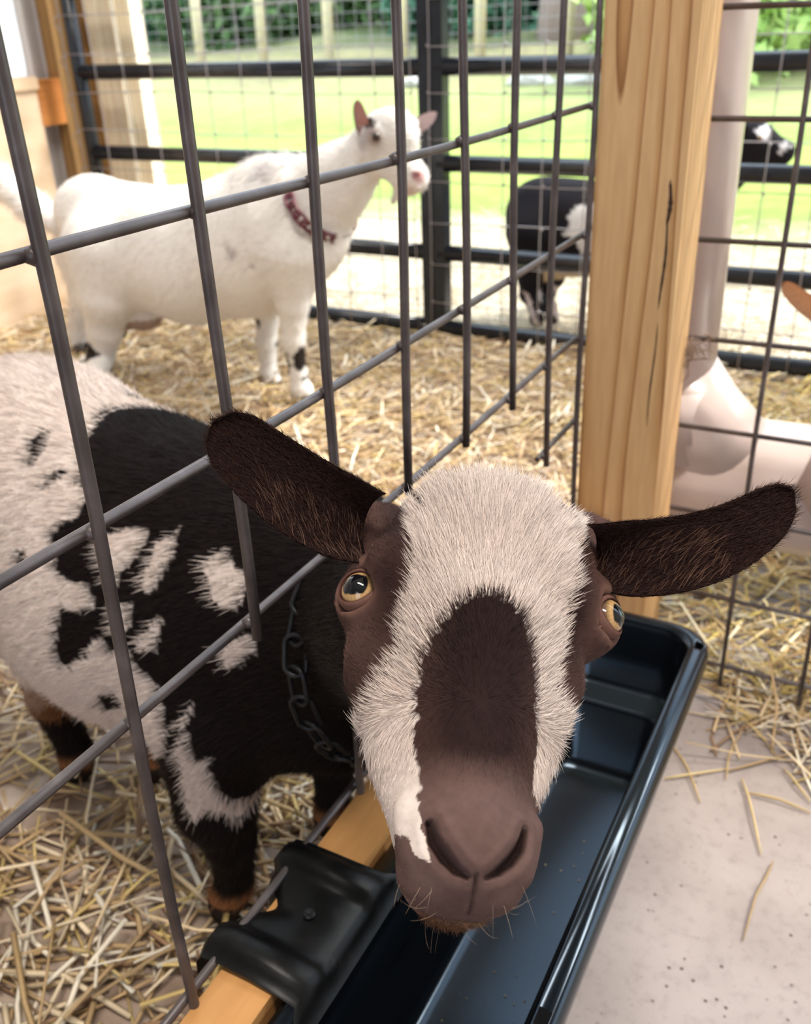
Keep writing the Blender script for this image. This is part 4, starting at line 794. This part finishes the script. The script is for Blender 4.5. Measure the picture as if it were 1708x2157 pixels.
def w_color(X):
    n = len(X); c = np.tile(np.array([0.80, 0.76, 0.72]), (n, 1)).astype(float); s3 = 0.012 * np.stack([np.sin(X[:, 2] * 150), np.sin(X[:, 0] * 130), np.sin(X[:, 0] * 170)], 1) * .4; Q = X + s3
    blk = [(w(628, 745, -.06), .024), (w(624, 765, -.06), .022), (w(630, 785, -.055), .020), (w(570, 725, .06), .017), (w(545, 668, .05), .022), (w(190, 740, -.095), .030), (w(196, 762, -.09), .030), (w(176, 735, .05), .03), (hw(783, 264, -.040), .017), (hw(776, 250, -.038), .012), (w(262, 705, -.02), .02), (w(606, 822, -.065), .018), (w(556, 806, .05), .016), (w(640, 842, -.07), .012)]
    for q, r in blk: c[near_pt(Q, q, r)] = (0.03, 0.022, 0.02)
    grey = [(hw(700, 318, -.065), .020), (hw(690, 342, -.07), .018), (hw(762, 300, -.05), .018), (hw(776, 288, -.05), .014), (w(560, 370, -.05), .03), (w(490, 530, -.12), .014), (w(530, 560, -.12), .008), (w(98, 436, -.02), .012)]
    for q, r in grey: c = mixc(c, np.tile(np.array([0.42, 0.38, 0.38]), (n, 1)), sm(np.linalg.norm(Q - q, axis=1), r * 1.6, r * .6) * .75)
    pink = sm(np.linalg.norm(X - hw(882, 372, -.015), axis=1), .020, .007); c = mixc(c, np.tile(np.array([0.62, 0.32, 0.30]), (n, 1)), pink * .85); c[near_pt(X, hw(877, 370, -.022), .008)] = (0.22, 0.08, 0.08)
    ey_ = sm(np.linalg.norm(X - hw(790, 288, -.052), axis=1), .022, .012); c = mixc(c, np.tile(np.array([0.36, 0.27, 0.24]), (n, 1)), ey_ * .8)
    mouth = sm(np.linalg.norm(X - hw(862, 396, -.015), axis=1), .028, .010); c = mixc(c, np.tile(np.array([0.55, 0.34, 0.26]), (n, 1)), mouth * .5)
    ud = near_pt(X, w(300, 670), .06); c[ud & (X[:, 2] < .16)] = (0.42, 0.30, 0.24)
    c[(X[:, 2] < .016)] = (0.06, 0.05, 0.05); return c
wg = empty('white_goat', (-1.55, 1.8, 0)); tag(wg, 'white goat standing sideways in the pen wearing a maroon chain collar', 'goat')
mesh_from('body', wx, wf, w_color(wx), M['coat'], wg)
wd = lambda P: np.where((P[:, 0] > -1.12)[:, None], np.array([-.6, 0, .1]), np.array([-.8, 0, -.5]))
WT = tri_soup(wx, wf)
fur('coat_fur', wx, WT, lambda P: w_color(P), wd, lambda P: 0.012 + 0.016 * sm(P[:, 2], .50, .53) * (P[:, 0] < -1.2) + 0.02 * (P[:, 0] < -1.98), 40000, 0.00045, wg, lift=0.4, jit=0.2, cjit=0.06, dens=lambda c, n: np.where(c[:, 2] < .03, 0, 1.0))
uvball('eye', hw(792, 288, -.056), .0100, (0.35, -1, 0.1), wg, M["eye"], ir=1.0, iris=(0.05, 0.03, 0.02))
ear('ear', [hw(770, 285, -.035), hw(765, 262, -.045), hw(756, 235, -.05), hw(753, 210, -.05)], .0165, (1, 0, .1), (0.5, -1, 0), .008, (0.62, 0.22, 0.18), (0.35, 0.28, 0.25), wg, tipw=.4)
ear('ear', [hw(862, 268, .035), hw(880, 268, .04), hw(900, 255, .04), hw(920, 236, .04)], .0155, (.3, 0, 1), (0.2, -1, 0.2), .006, (0.55, 0.36, 0.34), (0.5, 0.42, 0.42), wg, tipw=.3)
na = w(640, 380); nb_ = w(718, 490); ctr = (na + nb_) / 2; a1 = (nb_ - na); r1 = np.linalg.norm(a1) / 2; a1 /= 2 * r1
chain('chain_collar', 'maroon plastic chain collar on the neck of the white goat', ctr, r1 * 1.18, .100, a1, (0, 1, 0), 22, 0.034, 0.0040, M['red_chain'])

# ---- black and white goat outside the gate
b = goat_parts(2.66)
BG = [cap(b(1140, 455), b(1190, 480), .105, .125, .04, (1, .85, 1)), cap(b(1190, 480), b(1330, 490), .125, .13, .05, (1, .85, 1)), cap(b(1330, 490), b(1420, 470), .13, .11, .05, (1, .8, 1)),
      cap(b(1430, 450), b(1530, 350), .085, .06, .04, (1, .8, 1)), cap(b(1530, 345), b(1580, 300), .06, .05, .03), ell(b(1585, 300), (.052, .045, .048), .02), cap(b(1590, 302), b(1652, 318), .043, .026, .02),
      cap(b(1585, 325), b(1645, 332), .03, .018, .02), cap(b(1098, 430), b(1092, 470), .018, .012, .02)]
BG += leg([b(1125, 500, -.06), b(1120, 580, -.06), b(1112, 620, -.05), (-.952, 2.585, .05), (-.945, 2.575, .02)], [.08, .042, .024, .019, .022], .04)
BG += leg([b(1165, 500, .05), b(1160, 580, .05), b(1150, 625, .03), (-.925, 2.63, .05), (-.915, 2.62, .02)], [.08, .042, .024, .019, .022], .04)
fx = b(1400, 500)[0]
BG += leg([(fx, 2.60, .26), (fx, 2.60, .14), (fx + .01, 2.60, .03)], [.06, .026, .02], .04) + leg([(fx + .02, 2.72, .26), (fx + .02, 2.72, .14), (fx + .03, 2.72, .03)], [.06, .026, .02], .04)
bx, bf = net_mesh(BG, (-1.25, 2.42, 0.0), (-.22, 2.90, .66), 0.0085)
def b_color(X):
    n = len(X); c = np.tile(np.array([0.016, 0.014, 0.017]), (n, 1)).astype(float); Q = X + 0.008 * np.stack([np.sin(X[:, 2] * 120), np.sin(X[:, 0] * 100), np.sin(X[:, 0] * 140 + X[:, 2] * 60)], 1)
    for (px, py, r, dy) in ((1235, 460, .045, -.11), (1222, 480, .04, -.11), (1245, 500, .05, -.11), (1260, 430, .04, -.11), (1215, 440, .018, -.11), (1310, 480, .07, -.11)): c[near_pt(Q, b(px, py, dy), r)] = (0.72, 0.68, 0.66)
    for (px, py, r) in ((1238, 445, .010), (1240, 478, .012)): c[near_pt(Q, b(px, py, -.11), r)] = (0.03, 0.03, 0.04)
    c[(X[:, 2] < .165) & (X[:, 0] > -.93) & (X[:, 2] > .12)] = (0.60, 0.45, 0.30)
    lg = (X[:, 2] < .10) & (X[:, 0] < -.85) & (np.sin(X[:, 2] * 70 + X[:, 0] * 120) > .65); c[lg] = (0.55, 0.45, 0.42)
    for (px, py, r, dy) in ((1618, 275, .022, -.04), (1622, 292, .012, -.045), (1648, 300, .012, -.03), (1655, 322, .012, -.02)): c[near_pt(Q, b(px, py, dy), r)] = (0.72, 0.70, 0.72)
    return c
bgo = empty('black_goat', (-.8, 2.66, 0)); tag(bgo, 'black goat with white splashes standing outside behind the right gate', 'goat')
mesh_from('body', bx, bf, b_color(bx), M['coat'], bgo)
uvball('eye', b(1600, 292, -.042), .008, (0.35, -1, 0.1), bgo, M['eye'], ir=1.0, iris=(0.3, 0.18, 0.08))
ear('ear', [b(1568, 280, -.03), b(1560, 268, -.05), b(1552, 255, -.06)], .014, (1, 0, .2), (0, -1, 0), .006, (0.03, 0.02, 0.02), (0.02, 0.018, 0.02), bgo, tipw=.4)
ear('ear', [b(1590, 278, .03), b(1596, 262, .06), b(1600, 250, .08)], .014, (1, 0, .2), (0, -1, 0), .006, (0.03, 0.02, 0.02), (0.02, 0.018, 0.02), bgo, tipw=.4)

# ---- tan eared goat: mostly beyond the right edge, its ear reaches into view
RY = 1.42; rp = lambda px, py, dy=0.0: pY(px, py, RY + dy)
hc0 = rp(1815, 705)
RG = [ell(hc0, (.048, .045, .05), .03), cap(hc0, hc0 + np.array([.0, -.10, -.09]), .042, .026, .02), cap(hc0 + np.array([.02, .03, 0]), hc0 + np.array([.16, .10, -.10]), .055, .09, .04),
      cap(hc0 + np.array([.16, .10, -.13]), hc0 + np.array([.55, .18, -.14]), .13, .145, .05, (1, .85, 1))]
gx, gy, gzz = hc0
for dx, dy in ((.2, .02), (.2, .18), (.55, .10), (.55, .26)): RG += leg([(gx + dx, gy + dy, gzz - .2), (gx + dx, gy + dy, .14), (gx + dx, gy + dy, .03)], [.06, .027, .022], .04)
rx, rf = net_mesh(RG, (gx - .12, gy - .2, 0), (gx + .78, gy + .42, gzz + .12), .009)
rg = empty('tan_eared_goat', (gx + .3, gy + .1, 0)); tag(rg, 'pale goat whose tan ear pokes in at the right edge behind the wire', 'goat')
mesh_from('body', rx, rf, np.tile(np.array([0.70, 0.60, 0.50]), (len(rx), 1)), M['coat'], rg)
ear('ear', [rp(1790, 690), rp(1735, 668), rp(1690, 640), rp(1648, 594)], .0155, rp(1690, 610) - rp(1670, 660), CAM_POS - hc0, .007, (0.50, 0.28, 0.17), (0.46, 0.27, 0.16), rg, tipw=.55)
ear('ear', [hc0 + np.array([.05, 0, .02]), hc0 + np.array([.09, 0, .03]), hc0 + np.array([.13, 0, .05])], .015, (0, 0.2, 1), (0, -1, 0), .006, (0.50, 0.28, 0.17), (0.46, 0.27, 0.16), rg, tipw=.5)
uvball('eye', hc0 + np.array([-.035, -.03, 0.005]), .009, (-1, -.6, 0.1), rg, M['eye'], ir=1.0, iris=(0.35, 0.2, 0.08))

# ------------------------------------------------------------------ beyond the yard: stock fence, trees, stones
def far_fence():
    f = empty('stock_fence', (-5, 9.2, 0)); tag(f, 'weathered wooden post and wire mesh fence along the trees', 'fence'); xs = []
    for px in (552, 692, 845, 1010, 1195, 1400, 1640, 420, 300): p = pY(px, 100, 9.2); xs.append(p[0])
    for x in sorted(xs):
        z = ground_z(x, 9.2); tube('fence_post', [(x, 9.2, z - .1), (x + .01, 9.2, z + .8), (x, 9.2, z + 1.7)], 0.055, M['post_far'], f, 10)
    bm = bmesh.new(); z0 = ground_z(0, 9.2)
    for x in np.arange(-10, 2, 0.15): add_tube(bm, [(x, 9.14, z0), (x, 9.14, z0 + 1.5)], 0.0022, 4, False)
    for z in np.arange(z0 + .02, z0 + 1.5, 0.11): add_tube(bm, [(-10, 9.14, z), (2, 9.14, z + .03)], 0.0022, 4, False)
    o = from_bm('mesh_wires', bm, M['thin_wire'], f); o['kind'] = 'stuff'
    for x0 in sorted(xs)[1:3]: tube('brace_wire', [(x0, 9.12, z0 + .2), (x0 + 1.0, 9.12, z0 + 1.3)], 0.004, M['thin_wire'], f, 6)
far_fence()
def foliage_blob(name, label, c, r, n, m, leaf=0.09, trunk=None, cat='tree'):
    t = empty(name, (c[0], c[1], ground_z(c[0], c[1]))); tag(t, label, cat, 'trees and bushes beyond the fence')
    V = []; F = []; dirs = rng.normal(0, 1, (n, 3)); dirs /= np.linalg.norm(dirs, axis=1)[:, None]; rad = rng.random(n) ** 0.4
    lob = 1 + 0.25 * np.sin(dirs[:, 0] * 5 + c[0]) * np.sin(dirs[:, 2] * 6 + 1); P = np.array(c) + dirs * (rad * lob)[:, None] * np.array(r)
    for p in P:
        if p[2] < ground_z(p[0], p[1]): continue
        a = rng.normal(0, 1, 3); a /= np.linalg.norm(a); b_ = np.cross(a, rng.normal(0, 1, 3)); b_ /= np.linalg.norm(b_); s = leaf * rng.uniform(.5, 1.3); i = len(V)
        V += [p - a * s, p + b_ * s * .45, p + a * s, p - b_ * s * .45]; F.append((i, i + 1, i + 2, i + 3))
    me = bpy.data.meshes.new('foliage'); me.from_pydata([tuple(v) for v in V], [], F); o = link_mesh('foliage', me, m, t); o['kind'] = 'stuff'
    z0 = ground_z(c[0], c[1]); tube('trunk', [(c[0], c[1], z0 - .1), (c[0] + .05, c[1], (z0 + c[2]) / 2), (c[0], c[1], c[2])], [trunk or .07, (trunk or .07) * .8, .03], M['bark'], t, 8)
for (px, py, Y, r, n, mm, lab) in ((330, 25, 11.5, (1.6, 1.0, .75), 5000, 'foliage_blue', 'leafy green bush behind the fence left of the white goat'), (480, 15, 10.8, (1.1, .8, .9), 4000, 'foliage', 'dense bush behind the fence above the white goat back'),
        (640, 0, 11.5, (1.3, 1, 1.0), 5000, 'foliage', 'dark green bush between two far fence posts'), (790, 20, 12, (1.3, 1, .9), 4500, 'foliage', 'mixed green bush above the white goat head'),
        (1010, 20, 11, (1.1, .8, 1.2), 5000, 'foliage_blue', 'deep green tree behind the gate post'), (1120, 30, 12, (1.0, .8, 1.0), 3500, 'foliage_blue', 'deep green bush left of the thick trunk'),
        (1330, 0, 12, (1.4, 1, 1.5), 4500, 'foliage', 'green tree hidden behind the pine post'), (1560, 20, 9, (1.3, 1.0, 1.1), 5000, 'foliage_light', 'bright yellow green bush right of the pine post'),
        (1680, 60, 10, (1.4, 1.0, 1.0), 5000, 'foliage_light', 'bright leafy tree at the top right corner')):
    c = pY(px, py, Y); foliage_blob('leafy_tree', lab, tuple(c), r, n, M[mm], trunk=.06)
TT = ['behind the left bushes', 'furthest back', 'behind the white goat', 'behind the gate post', 'behind the right bushes', 'at the far left', 'at the far right']
for i, (x, y, s, n) in enumerate(((-12, 17, 3.2, 7000), (-8, 18, 3.4, 7000), (-4.5, 17, 3.2, 7000), (-1, 16, 3.0, 6000), (2.5, 15, 3.0, 6000), (-15, 15, 3.0, 4000), (6, 14, 3, 3000))):
    z = ground_z(x, y); foliage_blob('tall_tree', 'tall tree of the dark wood at the back, ' + TT[i], (x, y, z + 2.4), (s, 1.8, 3.2), n, M['foliage'], leaf=.2, trunk=.2)
t = pY(1190, 60, 10.4); z0 = ground_z(t[0], 10.4)
o = tube('tree_trunk', [(t[0] + .03, 10.4, z0 - .2), (t[0] + .02, 10.4, z0 + .5), (t[0] - .06, 10.4, z0 + 1.5), (t[0] - .05, 10.4, z0 + 4)], [.34, .27, .25, .22], M['bark'], None, 24); tag(o, 'thick grey brown tree trunk behind the fence left of the pine post', 'tree')
SL = ['left of the third thin wire', 'largest of the left group', 'small, right of the largest', 'under the tree trunk', 'rightmost beside the pine post', 'below the green bush', 'beside the gate stile']
for i, (px, py, s) in enumerate(((1095, 160, .09), (1125, 168, .12), (1150, 165, .07), (1205, 172, .10), (1235, 178, .13), (1100, 105, .10), (870, 105, .09))):
    p = pY(px, py, 8.2); p[2] = ground_z(p[0], p[1]) + s * .3
    bm = bmesh.new(); bmesh.ops.create_icosphere(bm, subdivisions=2, radius=s, matrix=Matrix.Translation(tuple(p)) @ Matrix.Diagonal((1.3, .8, .55, 1)))
    for v in bm.verts: v.co += Vector((random.uniform(-1, 1), random.uniform(-1, 1), random.uniform(-1, 1))) * s * .09
    o = from_bm('field_stone', bm, M['stone']); tag(o, 'grey field stone in the far grass, ' + SL[i], 'stone', 'stones in the far grass')
